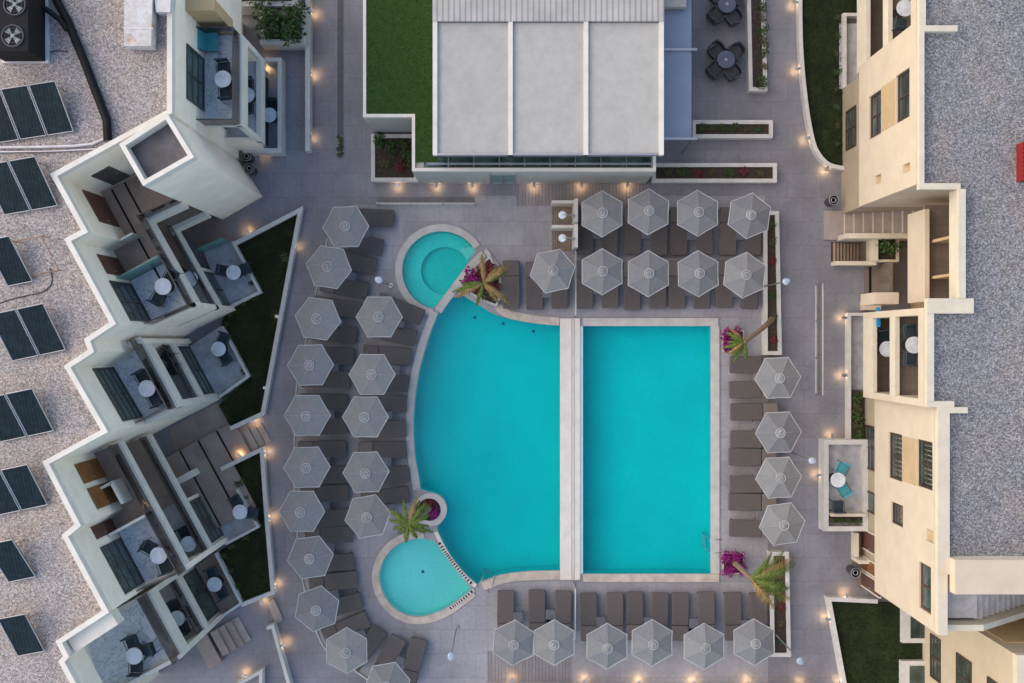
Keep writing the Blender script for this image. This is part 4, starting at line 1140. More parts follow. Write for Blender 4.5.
# air conditioning unit
zt = 10.25
ac = thing('air_conditioner', 'black roof air conditioning unit with two fans at the top left corner', 'air conditioner', (*W(10, 20, ZR), ZR))
x0, y1 = W(-14, -30, zt); x1, y0 = W(28, 51, zt)
MB().box(x0, y0, ZR+.12, x1, y1, zt).build('housing', BLACK, ac)
MB().box(x0-.1, y0-.05, ZR+.004, x1+.1, y1+.05, ZR+.12).build('plinth', DUCT, ac)
for px, py in ((15, 4.5), (13, 36), (14, -26)):
    x, y = W(px, py, zt)
    f_ = MB().torus(x, y, zt+.02, .34, .03, 28, 6).torus(x, y, zt+.05, .24, .008, 24, 4).torus(x, y, zt+.05, .13, .008, 20, 4).build('fan_guard', METAL if False else CHAR, ac)
    MB().cyl(x, y, zt+.001, zt+.006, .33, .33, 28).build('fan_well', BLACK, f_)
    b = MB()
    for k in range(4):
        a = R(90*k+30); 
        pts = [(x+.05*math.cos(a-.3), y+.05*math.sin(a-.3), zt+.02), (x+.29*math.cos(a-.12), y+.29*math.sin(a-.12), zt+.012), (x+.29*math.cos(a+.62), y+.29*math.sin(a+.62), zt+.035), (x+.06*math.cos(a+.6), y+.06*math.sin(a+.6), zt+.03)]
        b.add(pts, [(0, 1, 2, 3)])
    b.cyl(x, y, zt+.01, zt+.05, .07, .06, 12); b.build('fan_blade', plain('grey green fan blades', (.22, .25, .24), .5), f_)
def poly3(pts, h): return [(*W(px, py, h), h) for px, py in pts]
pb_ = thing('pipe_bundle', 'thick black insulated pipes running from air conditioner across the gravel roof', 'pipes', (*W(80, 60, ZR), ZR))
for k, (dx, dz) in enumerate(((-2.2, .10), (1.6, .13), (-.3, .25))):
    MB().tube(poly3([(50+dx+4, -14), (57+dx, 1), (68+dx, 21), (84+dx, 60), (97+dx, 94), (107+dx, 120), (108+dx, 140)], ZR+dz), .085, 8).build('insulated_pipe', BLACK, pb_)
MB().tube(poly3([(44, 8), (50, 12), (60, 20), (67, 30)], ZR+.3), .09, 8).build('branch_pipe', BLACK, pb_)
m = MB().tube(poly3([(-12, 147.5), (40, 147), (74, 146), (92, 144), (106, 138)], ZR+.06), .05, 8); tag(m.build('white_pipe', DUCT), 'pale pipe lying across the gravel roof towards the tower', 'pipe')
m = MB().tube(poly3([(-12, 152), (50, 151.5), (96, 149)], ZR+.045), .04, 8); tag(m.build('grey_pipe', METAL), 'thin grey pipe lying beside the pale pipe on the gravel roof', 'pipe')
m = MB().tube(poly3(smooth([(-5, 305), (12, 299), (30, 295), (44, 291), (52, 282), (50, 268)], 4), ZR+.02), .018, 6); tag(m.build('loose_cable', CABLE), 'loose black cable curling on the gravel roof between solar racks', 'cable')
m = MB().tube(poly3(smooth([(44, 54), (55, 51), (68, 52)], 4), ZR+.02), .016, 6); tag(m.build('short_cable', CABLE), 'thin black cable between air conditioner and the thick pipes', 'cable')
dk = thing('roof_duct', 'weathered white rectangular duct standing on the gravel roof near top left', 'duct', (*W(138, 24, ZR), ZR))
a = WL([(124, -30), (153, -30), (151, 46), (124, 46)], ZR+.6); MB().prism(ccw(a), ZR+.1, ZR+.6).build('duct_body', RDUCT, dk)
b = [(p[0]*.985, p[1]*.99) for p in a]
MB().box(a[0][0]+.05, a[2][1]+.05, ZR+.0, a[1][0]-.1, a[0][1], ZR+.1).build('plinth', CHAR, dk)
MB().box(a[0][0]-.02, a[2][1]+.55, ZR+.602, a[1][0]-.0, a[2][1]+.6, ZR+.615).build('seam', METAL, dk)
bx_ = MB().prism(ccw(WL([(154, -6), (171, -6), (170, 12), (156, 12)], ZR+.5)), ZR, ZR+.5); tag(bx_.build('roof_box', DUCT), 'small white box between the roof duct and the parapet', 'box')

# ================================================================== POOL BAR (top centre)
bar = thing('pool_bar', 'flat roofed pool bar with three white roof panels and a turf roof strip', 'building', (*W(540, 90, 0), 0))
hb, hr = 3.3, 4.8
xl, yf = W(411, 171, hb); xr, _ = W(656, 171, hb)
ytop = 18
x435 = W(435, 0, hr)[0]; x661 = W(661.5, 0, hr)[0]; y155 = W(0, 155, hr)[1]; y21 = W(0, 21.5, hr)[1]
# lower storey with turf notch
xt, yt = W(363, 117, hb); xn, yn = W(417, 164, hb)
low_ = [(xl, yf), (xr, yf), (xr, ytop), (xt, ytop), (xt, yt), (xn, yt), (xn, yf+.12), (xl, yf+.12)]
low_ = [(xl, yf), (xr, yf), (xr, ytop), (xt, ytop), (xt, yt), (xl, yt)]
xa, ya = W(415, 117, hb)
low_ = [(xa-.12, yf), (xr, yf), (xr, ytop), (xt, ytop), (xt, yt), (xa-.12, yt)]
MB().prism(ccw(low_), 0, hb-.25).build('wall', plain('grey beige render', (.40, .38, .33), .8, .06, 2), bar)
MB().prism(ccw(low_), hb-.25, hb, holes=[offset(ccw(low_), .12, True)[::-1]]).build('parapet', WHITE, bar)
MB().sheet(offset(ccw(low_), .1, True), hb-.12).build('lower_roof', SHEET, bar)
turf = ccw([(xt+.13, ytop), (xt+.13, yt+.13), (xa+.03, yt+.13), (xa+.03, yf+.35), (x435-.06, yf+.35), (x435-.06, ytop)])
MB().prism(turf, hb-.119, hb-.04).build('turf_roof', TURF, bar); 
tb = grassblades('turf_pile', [(turf, hb-.04, 't')], 330, TURFM, .035); tb.parent = bar; tb.location = tb.location-bar.location; tb['kind'] = 'stuff'
# upper box
MB().box(x435, y155+.25, hb-.11, x661, ytop, hr-.2).build('upper_wall', WHITE, bar)
up = MB()
for k in range(3):
    a = x435+(x661-x435)*k/3; b = x435+(x661-x435)*(k+1)/3
    MB().box(a+.08, y155+.08, hr-.199, b-.08, y21-.02, hr-.10).build('roof_panel', SHEET, bar)
for k in range(4):
    a = x435+(x661-x435)*k/3
    MB().box(a-.085, y155-.0, hr-.25, a+.085, y21, hr+.02).build('roof_rib', WHITE, bar)
MB().box(x435+.086, y155-.0, hr-.25, x661-.086, y155+.075, hr-.02).build('fascia', METAL, bar)
MB().box(x435-.09, y21, hr-.2, x661+.09, ytop, hr+.06).build('corrugated_roof', CORR, bar)
for k in range(3):
    a = x435+(x661-x435)*k/3+.12; b = x435+(x661-x435)*(k+1)/3-.12
    window(bar, (a, y155+.25), (b, y155+.25), hb-.08, hr-.28, (0, -1), 4, 1, 'clerestory_window', PANE, METAL)
MB().box(xa+.3, yf+.16, hb-.119, xr-.15, y155+.24, hb-.09).build('skylight', PANEG, bar)
for k in range(10):
    xx = xa+.3+(xr-xa-.45)*k/9; MB().box(xx-.02, yf+.161, hb-.0895, xx+.02, y155+.23, hb-.07).build('skylight_bar', METAL, bar)
rl = MB()
for z in (hb+.25, hb+.5): rl.tube([(xa+.5, yf+.22, z), (xr-.2, yf+.22, z)], .018, 6)
for k in range(9): rl.tube([(xa+.5+(xr-xa-.7)*k/8, yf+.22, hb-.1), (xa+.5+(xr-xa-.7)*k/8, yf+.22, hb+.5)], .016, 6)
rl.build('roof_rail', METAL, bar)
window(bar, W(490, 180, .8)[0:1]+(yf,), W(515, 180, .8)[0:1]+(yf,), .3, 2.6, (0, -1), 2, 0, 'service_hatch', GREENG, METAL)
# glass canopy on the right of the bar
ca = thing('glass_canopy', 'blue grey glass canopy along the right side of the pool bar', 'canopy', (*W(678, 70, 0), 0))
x0, y0 = W(663, 139, 2.9); x1, _ = W(691.5, 139, 2.9)
x0 = max(x0, xr+.02)
MB().box(x0, y0, 2.86, x1, ytop, 2.9).build('glass_sheet', CANG, ca)
for py in (139, 50, -30):
    yy = W(0, py, 2.9)[1]; MB().box(x0, yy-.05, 2.9, x1+.2, yy+.05, 3.0).build('beam', METAL, ca)
    MB().cyl(x1+.12, yy, 0, 2.9, .05, .05, 10).build('post', METAL, ca)
MB().box(x1, y0, 2.84, x1+.05, ytop, 2.895).build('edge_gutter', FRAME, ca)
MB().box(x0, W(0, 7, 3.3)[1], 3.02, W(686, 0, 3.3)[0], ytop, 3.35).build('upper_block', SHEET, ca)
# dining sets
def make_dtable():
    t = thing('dining_table', 'x', 'table', (0, 0, 0), 'round dark dining tables')
    MB().cyl(0, 0, .71, .74, .36, .36, 30).build('table_top', plain('blue grey table glass', (.10, .105, .135), .3), t)
    MB().cyl(0, 0, .742, .752, .06, .06, 14).build('centre_plate', METAL, t)
    MB().cyl(0, 0, .02, .71, .035, .035, 10).build('pedestal', CHAR, t); MB().cyl(0, 0, 0, .03, .24, .2, 18).build('base', CHAR, t)
    return t
def make_armchair():
    t = thing('wicker_armchair', 'x', 'chair', (0, 0, 0), 'dark wicker armchairs at the dining tables')
    MB().pad(-.27, -.26, .27, .24, .36, .45, .07, .03, 5).build('seat', CHAR, t)
    m = MB(); pts = [(-.28, -.2), (-.29, .08), (-.22, .25), (0, .30), (.22, .25), (.29, .08), (.28, -.2)]
    m.strip(smooth(pts, 3), .05, .36, .66); m.build('armrest', CHAR, t)
    m = MB(); m.strip(smooth([(-.22, .255), (0, .305), (.22, .255)], 4), .05, .66, .88); m.build('backrest', CHAR, t)
    for sx in (-1, 1):
        for sy in (-1, 1): MB().cyl(sx*.22, sy*.2, 0, .36, .02, .02, 8).build('leg', CHAR, t)
    return t
dt, ach = make_dtable(), make_armchair()
for (px, py, wd) in ((726, 59.5, 'lower'), (727, 4, 'upper')):
    x, y = W(px, py, .73); place(dt, (x, y, .004), 0, f"round dark dining table, {wd} one of two right of the glass canopy")
    for a, sd in ((40, 'upper right'), (128, 'upper left'), (222, 'lower left'), (305, 'lower right')):
        place(ach, (x+.55*math.cos(R(a)), y+.55*math.sin(R(a)), .004), R(a-90), f"dark wicker armchair at the {sd} of the {wd} dining table")

# ================================================================== HOTEL WING ON THE RIGHT
rb = thing('apartment_building', 'cream hotel block with gravel roof, dark windows and balconies on the right', 'building', (18, 0, 0))
G1, G2, RZ, PZ, OV = 2.85, 5.75, 8.7, 9.0, 2.85
XN, XM, XS, XRc = 13.52, 13.77, 14.13, 14.8
yA, yB = 10.48, 5.25          # straight facade at the top
yC, yD = 1.13, -2.18          # balcony block
yE = -9.72
EX = 26
def RB(m, name, mat): return m.build(name, mat, rb)
RB(MB().box(XN+.24, yB, OV, EX, yA, RZ), 'upper_wall', CREAM)
RB(MB().box(13.72, yB+.05, 0, EX, yA, OV), 'wall', GROUNDR)
RB(MB().box(XS+.24, -7.85, OV, EX, yD, RZ), 'upper_wall', CREAM)
RB(MB().box(XS+.24, yE, OV, EX, -7.851, 4.75), 'upper_wall', CREAM)
RB(MB().box(14.6, yE+.05, 0, EX, yD, OV), 'wall', GROUNDR)
RB(MB().box(16.6, yC, 0, EX, yB, RZ), 'recess_wall', TAN)
RB(MB().box(15.6, yD, 0, EX, yC, RZ), 'recess_wall', CREAM)
RB(MB().box(15.2, yA, 0, EX, 18, RZ), 'recess_wall', CREAM)
# roof sheet
roofp = [(XN, 18), (XN, yB), (XRc, yB), (XRc, yC), (XM, yC), (XM, yD), (XS, yD), (XS, -7.72), (16.0, -7.72), (16, -8.0), (EX, -8.0), (EX, 18)]
RB(MB().prism(ccw(roofp), RZ+.0, RZ+.05), 'roof', GRAVEL2)
def par(a, b, th=.2, z1=PZ, z0=RZ+.051, mat=CREAMW):
    x0, x1 = sorted((a[0], b[0])); y0, y1 = sorted((a[1], b[1])); return RB(MB().box(x0, y0, z0, x1, y1, z1), 'parapet', mat)
par((XN-.012, yB), (XN+.15, yA-.2)); par((XN-.012, yA-.199), (XN+1.25, yA)); par((XN-.012, yB-.2), (XN+1.35, yB-.001))
par((XN-.01, yA+.001), (XN+.2, 18))
par((XRc-.02, yC+.3), (XRc+.22, yB-.201), .2, PZ+.05)
par((XM-.012, yC-.2), (XRc+.5, yC+.299), .2, PZ+.02); par((XM-.01, yD+.2), (XM+.22, yC-.201)); par((XM-.01, yD), (XM+.9, yD+.199), .2, PZ-.02)
par((XS-.012, -7.72), (XS+.38, yD-.2)); par((XS-.012, yD-.199), (XS+.98, yD-.001))
# loggia blocks
def loggia(X, y0, y1, back, sets=True, finth=.24):
    n = Vector((-1, 0))
    for yy0, yy1 in ((y0, y0+finth), (y1-finth, y1)):
        RB(MB().box(X, yy0, 2.6, back, yy1, RZ-.001), 'fin_wall', CREAM)
    RB(MB().box(X, y0+finth, 8.2, X+.25, y1-finth, RZ-.001), 'edge_beam', CREAM)
    RB(MB().box(X, y0+finth, 5.5, X+.16, y1-finth, 6.05), 'edge_beam', CREAMW)
    RB(MB().box(X, y0+finth, 2.6, X+.16, y1-finth, 3.7), 'edge_beam', CREAMW)
    for z in (G1, G2):
        RB(MB().box(X+.161, y0+finth, z-.2, back, y1-finth, z-.01), 'balcony_slab', CREAMW)
        RB(MB().sheet([(X+.162, y0+finth), (back, y0+finth), (back, y1-finth), (X+.162, y1-finth)], z), 'balcony_floor', BROWNX)
        window(rb, (back, y0+finth+.3), (back, y1-finth-.3), z+.05, z+2.2, (-1, 0), 3, 0, 'window', PANE)
loggia(XM, yD, yC, 15.6); loggia(XN, yA, 17.2, 15.2)
table_set(914, 345, G2, (95, 265), 'on the upper loggia of the right building', .5)
table_set(887, 349, G1, (100,), 'on the middle loggia of the right building', .5)
table_set(905, 8, G2, (260,), 'on the upper loggia at the top right', .5)
tw = MB().box(*W(877, 327, 3.8), 3.70, *[a+b for a, b in zip(W(877, 327, 3.8), (.14, .75))], 3.78); tag(tw.build('beach_towel', plain('blue towel', (.02, .22, .42), .9, .2, 9)), 'bright blue towel hung over the middle loggia of the right building', 'towel')
# facade windows
BLIND = plain('beige window blind', (.20, .165, .12), .8)
ROOFC = plain('pale roof concrete', (.52, .49, .46), .8, .22, 3, bmp=.2, grime=.35)
HOLES = {}
BRFRAME = plain('brown window frame', (.055, .036, .022), .5)
def facade(X, ya, yb, za, zb, holes, depth=.24):
    """front skin of a wall in the plane x = X with real openings"""
    m = MB()
    q = [Vector((ya, za, 0)), Vector((yb, za, 0)), Vector((yb, zb, 0)), Vector((ya, zb, 0))]
    hs = [[Vector((h[0], h[2], 0)), Vector((h[0], h[3], 0)), Vector((h[1], h[3], 0)), Vector((h[1], h[2], 0))] for h in holes]
    tr = tessellate_polygon([q]+hs); fl = [p for l_ in [q]+hs for p in l_]; n = len(fl)
    vs = [(X, p.x, p.y) for p in fl]+[(X+depth, p.x, p.y) for p in fl]
    fs = [tuple(t) for t in tr]+[tuple(i+n for i in t) for t in tr]
    o = 0
    for l_ in [q]+hs:
        for i in range(4): fs.append((o+i, o+(i+1) % 4, n+o+(i+1) % 4, n+o+i))
        o += 4
    m.add(vs, fs); return RB(m, 'facade_wall', CREAM)
def rwin(X, px0, px1, py0, py1, panes=2, rails=1, name='window', glass=PANE, mat=BRFRAME):
    z0 = CAMZ-X*F/(px0-512); z1 = CAMZ-X*F/(px1-512)
    north = (py0+py1)/2 < 341.5
    yt = (341.5-py0)*(CAMZ-(z1 if north else z0))/F; yb = (341.5-py1)*(CAMZ-(z0 if north else z1))/F
    if X in (XN, XS):
        HOLES.setdefault(X, []).append((yb, yt, z0, z1)); X = X+.11
        if name == 'vent':
            RB(MB().box(X+.0, yb, z0, X+.12, yt, z1), 'vent', TAN); return
    window(rb, (X, yb), (X, yt), z0, z1, (-1, 0), panes, rails, name, glass, mat, .07, .05)
    if name == 'window' and X > 13.7 and glass is PANE:
        sl = MB(); k_ = 9
        for i in range(k_):
            y_ = yb+.09+(yt-yb-.18)*(i+.5)/k_; sl.box(X-.022, y_-.018, z0+(z1-z0)*.35, X-.017, y_+.018, z1-.08)
        sl.build('blind', BLIND, rb)
    return z0, z1, yb, yt
def rpanel(X, px0, px1, py0, py1, mat=TAN):
    z0 = CAMZ-X*F/(px0-512); z1 = CAMZ-X*F/(px1-512); north = (py0+py1)/2 < 341.5
    yt = (341.5-py0)*(CAMZ-(z1 if north else z0))/F; yb = (341.5-py1)*(CAMZ-(z0 if north else z1))/F
    RB(MB().box(X-.012, yb, z0, X+.01, yt, z1), 'wall_panel', mat)
rwin(XN, 869, 881, 89, 140); rwin(XN, 896, 909.5, 67, 124); rpanel(XN, 881.5, 895.5, 78, 132)
rwin(XN, 903, 910, 162, 174, 1, 0, 'vent', TAN, CREAM); rwin(XN, 875, 881, 173.5, 185, 1, 0, 'vent', TAN, CREAM)
rwin(13.72, 846.7, 856.5, 105, 151, 2, 2, glass=PANEG)
rwin(XS, 888.6, 902, 431.6, 482); rwin(XS, 917, 932.5, 438.7, 491); rpanel(XS, 902.5, 916.5, 436, 486)
rwin(XS, 891, 903, 501, 528, 1, 1); rwin(XS, 926.6, 933.6, 528, 544, 1, 0, 'vent', TAN, CREAM)
rwin(XS, 919, 931, 561, 615, 2, 0, glass=PANEG, mat=DOORB)
rwin(14.6, 866, 875.5, 424.6, 471.5, 2, 2, glass=PANEG); rwin(14.6, 864.5, 875.5, 489, 515, 1, 0, glass=PANEG); 
facade(XN, yB, yA, OV, RZ, HOLES[XN]); facade(XS, yE, yD, OV, RZ, HOLES[XS])
# terrace wall under the overhang, lower right entrance
RB(MB().box(W(851, 0)[0], W(0, 555)[1], .0, W(855, 0)[0], W(0, 531)[1], .5), 'entrance_wall', CREAMW)
RB(MB().box(W(851, 0)[0], W(0, 559)[1], .0, 14.58, W(0, 555.5)[1], 1.0), 'entrance_wall', CREAMW)
RB(MB().sheet(ccw(WL([(856, 531), (862, 531), (862, 592), (852, 580), (852, 560), (856, 560)])), .012), 'entrance_floor', BROWNX)
for py0, py1, m_ in ((533, 551, DOORB), (561, 573, WOOD), (577, 590, DOORB)):
    ya_, yb_ = W(0, py1, 1.0)[1], W(0, py0, 1.0)[1]
    o_ = RB(MB().box(14.55, ya_, .02, 14.62, yb_, 2.1), 'door', m_); MB().box(14.5, ya_+.08, 1.0, 14.549, ya_+.12, 1.15).build('handle', METAL, o_)
    RB(MB().box(14.53, ya_-.06, .02, 14.62, ya_-.002, 2.18), 'door_frame', CREAMW); RB(MB().box(14.53, yb_+.002, .02, 14.62, yb_+.06, 2.18), 'door_frame', CREAMW)
# loggia over the stairs
RB(MB().box(XRc, yC+.3, 4.5, XRc+.16, yB-.5, 6.15), 'stair_parapet', CREAM)
RB(MB().box(XRc+.16, yC+.3, G2-.2, 16.6, yB-.3, G2), 'landing_slab', BROWNX)
RB(MB().box(XRc+.0, yC+.3, 8.25, XRc+.22, yB-.2, RZ-.001), 'edge_beam', CREAMW)
for yy in (2.3, 3.6): RB(MB().box(XRc+.3, yy-.05, G2+.001, 16.6, yy+.05, 7.9), 'partition', TAN)
for yy in (1.65, 2.9, 4.2):
    o = RB(MB().box(16.55, yy-.4, G2+.001, 16.597, yy+.4, G2+2.05), 'door', WOOD); MB().box(16.5, yy+.25, G2+.95, 16.549, yy+.3, G2+1.1).build('handle', METAL, o)
RB(MB().box(XM+.1, yC+.3, 2.0, XRc+.0, yC+.75, 3.6), 'side_wall', CREAM)
# outdoor stairs up
ya_, yb_ = W(0, 213, .5)[1], W(0, 236, .5)[1]
RB(MB().box(W(823, 0)[0], W(0, 240)[1], .002, W(842, 0)[0], W(0, 211)[1], .12), 'stair_landing', STEPST)
for i in range(9):
    z = .12+.17*(i+1); xx = 13.75+i*.34
    RB(MB().box(xx, yb_+.05, .002, xx+.34, ya_, z), 'stair_step', STEPST)
    RB(MB().box(xx-.012, yb_+.05, z-.03, xx+.03, ya_, z+.008), 'step_nosing', CREAMW)
RB(MB().box(13.55, yb_-.16, 0, 16.6, yb_+.049, 1.15), 'stair_wall', CREAMW)
# stair well going down
xa_, xb_ = well[0][0], well[1][0]; wy0 = min(p[1] for p in well); wy1 = max(p[1] for p in well); wx0 = min(p[0] for p in well); wx1 = max(p[0] for p in well)
RB(MB().add([(x, y, z) for z in (0, -2.2) for x, y in ((wx0, wy0), (wx1, wy0), (wx1, wy1), (wx0, wy1))], [(0, 1, 5, 4), (1, 2, 6, 5), (2, 3, 7, 6), (3, 0, 4, 7), (4, 5, 6, 7)]), 'stairwell_wall', BROWNX)
for i in range(8):
    xx = wx0+.03+i*(wx1-wx0-.06)/8
    RB(MB().box(xx, wy0+.01, -2.19, xx+(wx1-wx0-.06)/8-.003, wy1-.01, -.06-.11*i), 'basement_step', plain('brown step', (.34, .26, .18), .7, .15, 5))
    RB(MB().box(xx-.0, wy0+.012, -.058-.11*i, xx+.07, wy1-.012, -.05-.11*i), 'step_nosing', DOORB)
RB(MB().box(wx0, wy0-.17, 0, wx1+.25, wy0-.003, .55), 'stair_wall', CREAMW)
RB(MB().box(wx1+.003, wy0-.0, 0, wx1+.25, wy1+.1, .75), 'stair_wall', CREAMW)
# planter in the recess and raised block
px0, py0 = W(873, 262, .6); px1, py1 = W(899, 236, .6)
tpn = thing('planter_box', 'square planter with one green bush between the two outdoor stairs', 'planter', ((px0+px1)/2, (py0+py1)/2, 0))
MB().prism([(px0, py0), (px1, py0), (px1, py1), (px0, py1)], 0, .6, holes=[offset([(px0, py0), (px1, py0), (px1, py1), (px0, py1)], .1, True)[::-1]]).build('planter_wall', CREAMW, tpn)
MB().sheet([(px0+.09, py0+.09), (px1-.09, py0+.09), (px1-.09, py1-.09), (px0+.09, py1-.09)], .5).build('soil', SOIL, tpn)
shrub('green', 888, 247, .5, 1.05, 'bright green bush in the square planter between the two outdoor stairs')
RB(MB().box(W(893, 0, 1.2)[0], W(0, 299, 1.2)[1], 0, XRc+.5, W(0, 262, 1.2)[1], 1.2), 'raised_landing', BROWNX)
RB(MB().box(W(864, 0, .5)[0], W(0, 310, .5)[1], 0, 15.2, W(0, 301, .5)[1], .5), 'low_wall', CREAM)
RB(MB().sheet(ccw(WL([(864, 266), (893, 266), (893, 301), (864, 301)])), .012), 'brown_landing', BROWNX)
for px in (870, 887): RB(MB().sheet(ccw(WL([(px-1.3, 267), (px+1.3, 267), (px+1.3, 300), (px-1.3, 300)])), .018), 'floor_gutter', BLACK)
# ground patios
x0 = W(845, 0)[0]; RB(MB().box(x0, W(0, 438)[1], 0, x0+.12, W(0, 313)[1], .42), 'patio_wall', CURB)
RB(MB().box(x0+.12, W(0, 316)[1], 0, 15, W(0, 313)[1], .42), 'patio_wall', CURB)
RB(MB().sheet([(x0+.2, -2.0), (15.6, -2.0), (15.6, 1.1), (x0+.2, 1.1)], .012), 'patio_floor', SLATE)
RB(MB().box(x0+.12, W(0, 437)[1], .002, 14.6, -2.05, .3), 'bed_soil', SOIL)
for i, py in enumerate((399, 408, 417, 426, 434)): shrub(['green', 'olive'][i % 2], 857, py, .3, .62, f"{['dark green leafy shrub', 'olive green spiky plant'][i % 2]} in the strip bed under right building, {nth(i, 5, 'top', 'bottom')}")
RB(MB().box(W(840, 0)[0], W(0, 90)[1], 0, W(843.5, 0)[0], W(0, 16)[1], .42), 'patio_wall', CURB)
RB(MB().box(W(843.6, 0)[0], W(0, 19)[1], 0, 15, W(0, 16)[1], .42), 'patio_wall', CURB)
RB(MB().sheet([(W(845.5, 0, 1)[0], 10.48), (15.2, 10.48), (15.2, 13.2), (W(845.5, 0, 1)[0], 13.2)], .17), 'patio_floor', SLATE)
# patio with turquoise chairs
q = ccw(WL([(818.5, 438), (864, 438), (864, 528), (818.5, 528)])); q = [(p[0] if p[0] < 14.2 else 14.59, p[1]) for p in q]
RB(MB().prism(q, 0, .75, holes=[offset(q, .2, True)[::-1]]), 'patio_wall', CURB)
RB(MB().sheet(offset(q, .18, True), .35), 'patio_floor', SLATE)
pyd = W(0, 515, .9)[1]
RB(MB().box(13.02, pyd-.06, .36, 14.45, pyd+.06, .95), 'patio_divider', CREAMW)
qb = (13.08, W(0, 526, .9)[1])
RB(MB().box(13.02, W(0, 523, .7)[1], .36, 14.38, pyd-.061, .6), 'bed_soil', SOIL)
for i, px in enumerate((830, 839, 848, 857)): shrub(['olive', 'green'][i % 2], px, 520, .6, .4, f"{['olive green spiky plant', 'dark green leafy shrub'][i % 2]} at the bottom of turquoise chair patio, {nth(i, 4, 'left', 'right')}")
table_set(838, 480, .35, (62, 305), 'on patio with turquoise chairs', .5, tchr)
place(bchr, (*W(838, 506, .85), .354), R(180), 'dark slatted chair at the bottom of patio with turquoise chairs')
# roof stair and lower-right wing
RB(MB().box(W(943, 0, 8.0)[0], W(0, 618, 8)[1], 4.76, W(977, 0, 8)[0], W(0, 575, 8)[1]-.01, 8.0), 'roof_landing', ROOFC)
RB(MB().box(XS-.012, yE-.01, RZ+.051, XS+.3, -7.721, PZ+.02), 'parapet', CREAMW)
RB(MB().box(XS+.3, yE-.01, 4.76, W(977, 0, 8.0)[0]-.002, yE+.2, 8.52), 'stair_parapet', CREAMW)
xs0 = W(977, 0, 8)[0]
for i in range(9): RB(MB().box(xs0+i*.3, yE+.2, 4.8, xs0+i*.3+.298, -7.9, 8.0-.24*(i+1)), 'stair_step', ROOFC)
RB(MB().add([(xs0, yE-.0, 8.5), (xs0+3, yE, 6.2), (xs0+3, yE, 4.76), (xs0, yE, 4.76), (xs0, yE+.19, 8.5), (xs0+3, yE+.19, 6.2), (xs0+3, yE+.19, 4.76), (xs0, yE+.19, 4.76)], [(0, 1, 2, 3), (7, 6, 5, 4), (0, 4, 5, 1), (0, 3, 7, 4), (1, 5, 6, 2)]), 'stair_parapet', CREAMW)
RB(MB().box(W(955, 0, 9.4)[0], W(0, 595, 9.4)[1]+.02, 8.0, EX, W(0, 560, 9.4)[1], 9.4), 'roof_block', CREAM)
RB(MB().box(W(953, 0, 9)[0], W(0, 560, 9.0)[1]+.003, 8.75, EX, -7.9, 8.95), 'parapet', CREAMW)
XX = 17.04
WINGC = plain('sandy wing render', (.50, .415, .29), .85, .07, 1.3, bmp=.1, grime=.15)
wing = thing('rear_building', 'cream tan building wing with dark windows at the bottom right corner', 'building', (20, -13, 0))
MB().box(XX, -18, 0, EX, -10.6, 8.1).build('wall', WINGC, wing)
MB().box(XX+.3, -10.599, 3.0, EX, -10.55, 6.9).build('wall_panel', TAN, wing)
MB().box(XX-.02, -18, 8.1, XX+.25, -10.85, 8.4).build('parapet', CREAMW, wing); MB().box(XX-.02, -10.849, 8.1, EX, -10.58, 8.4).build('parapet', CREAMW, wing)
MB().box(XX+.25, -18, 8.101, EX, -10.85, 8.15).build('roof', GRAVEL2, wing)
def wwin(px0, px1, py0, py1, panes=2, rails=2):
    z0 = CAMZ-XX*F/(px0-512); z1 = CAMZ-XX*F/(px1-512)
    yt = (341.5-py0)*(CAMZ-z0)/F; yb = (341.5-py1)*(CAMZ-z1)/F
    window(wing, (XX, yb), (XX, yt), z0, z1, (-1, 0), panes, rails, 'window', PANEG, BRFRAME, .07, .05)
wwin(931, 941, 633, 684); wwin(957, 972, 652, 706); wwin(988, 1002, 676, 730)
z_ = .4
for (a, b, c, d) in ((902, 608, 921, 643), (901, 661, 921, 700)):
    p0 = W(a, d, z_); p1 = W(c, b, z_)
    p0 = (p0[0], p0[1])
    MB().box(p0[0], p0[1], 0, XX, p1[1], z_).build('light_well', CURB, wing)
    MB().box(p0[0]+.35, p0[1]+.2, z_+.001, XX-.02, p1[1]-.2, z_+.03).build('well_glass', PANEG, wing)
m = thing('roof_vent', 'red louvred vent on grey gravel roof at the right edge', 'vent', (*W(1024, 161, RZ), RZ+.05))
x0, y0 = W(1019, 182, RZ+.3); x1, y1 = x0+1.2, W(0, 140.5, RZ+.6)[1]
MB().box(x0+.03, y0+.03, RZ+.051, x1, y1-.03, RZ+.55).build('vent_body', REDM, m)
sl_ = MB()
for i in range(9):
    yy = y0+(y1-y0)*i/9; sl_.add([(x0, yy+.02, RZ+.56), (x1, yy+.02, RZ+.56), (x1, yy+.11, RZ+.66), (x0, yy+.11, RZ+.66), (x0, yy+.02, RZ+.54), (x1, yy+.02, RZ+.54), (x1, yy+.11, RZ+.64), (x0, yy+.11, RZ+.64)], [(0, 1, 2, 3), (7, 6, 5, 4), (0, 4, 5, 1), (3, 2, 6, 7), (0, 3, 7, 4), (1, 5, 6, 2)])
sl_.build('louvre', REDM, m)

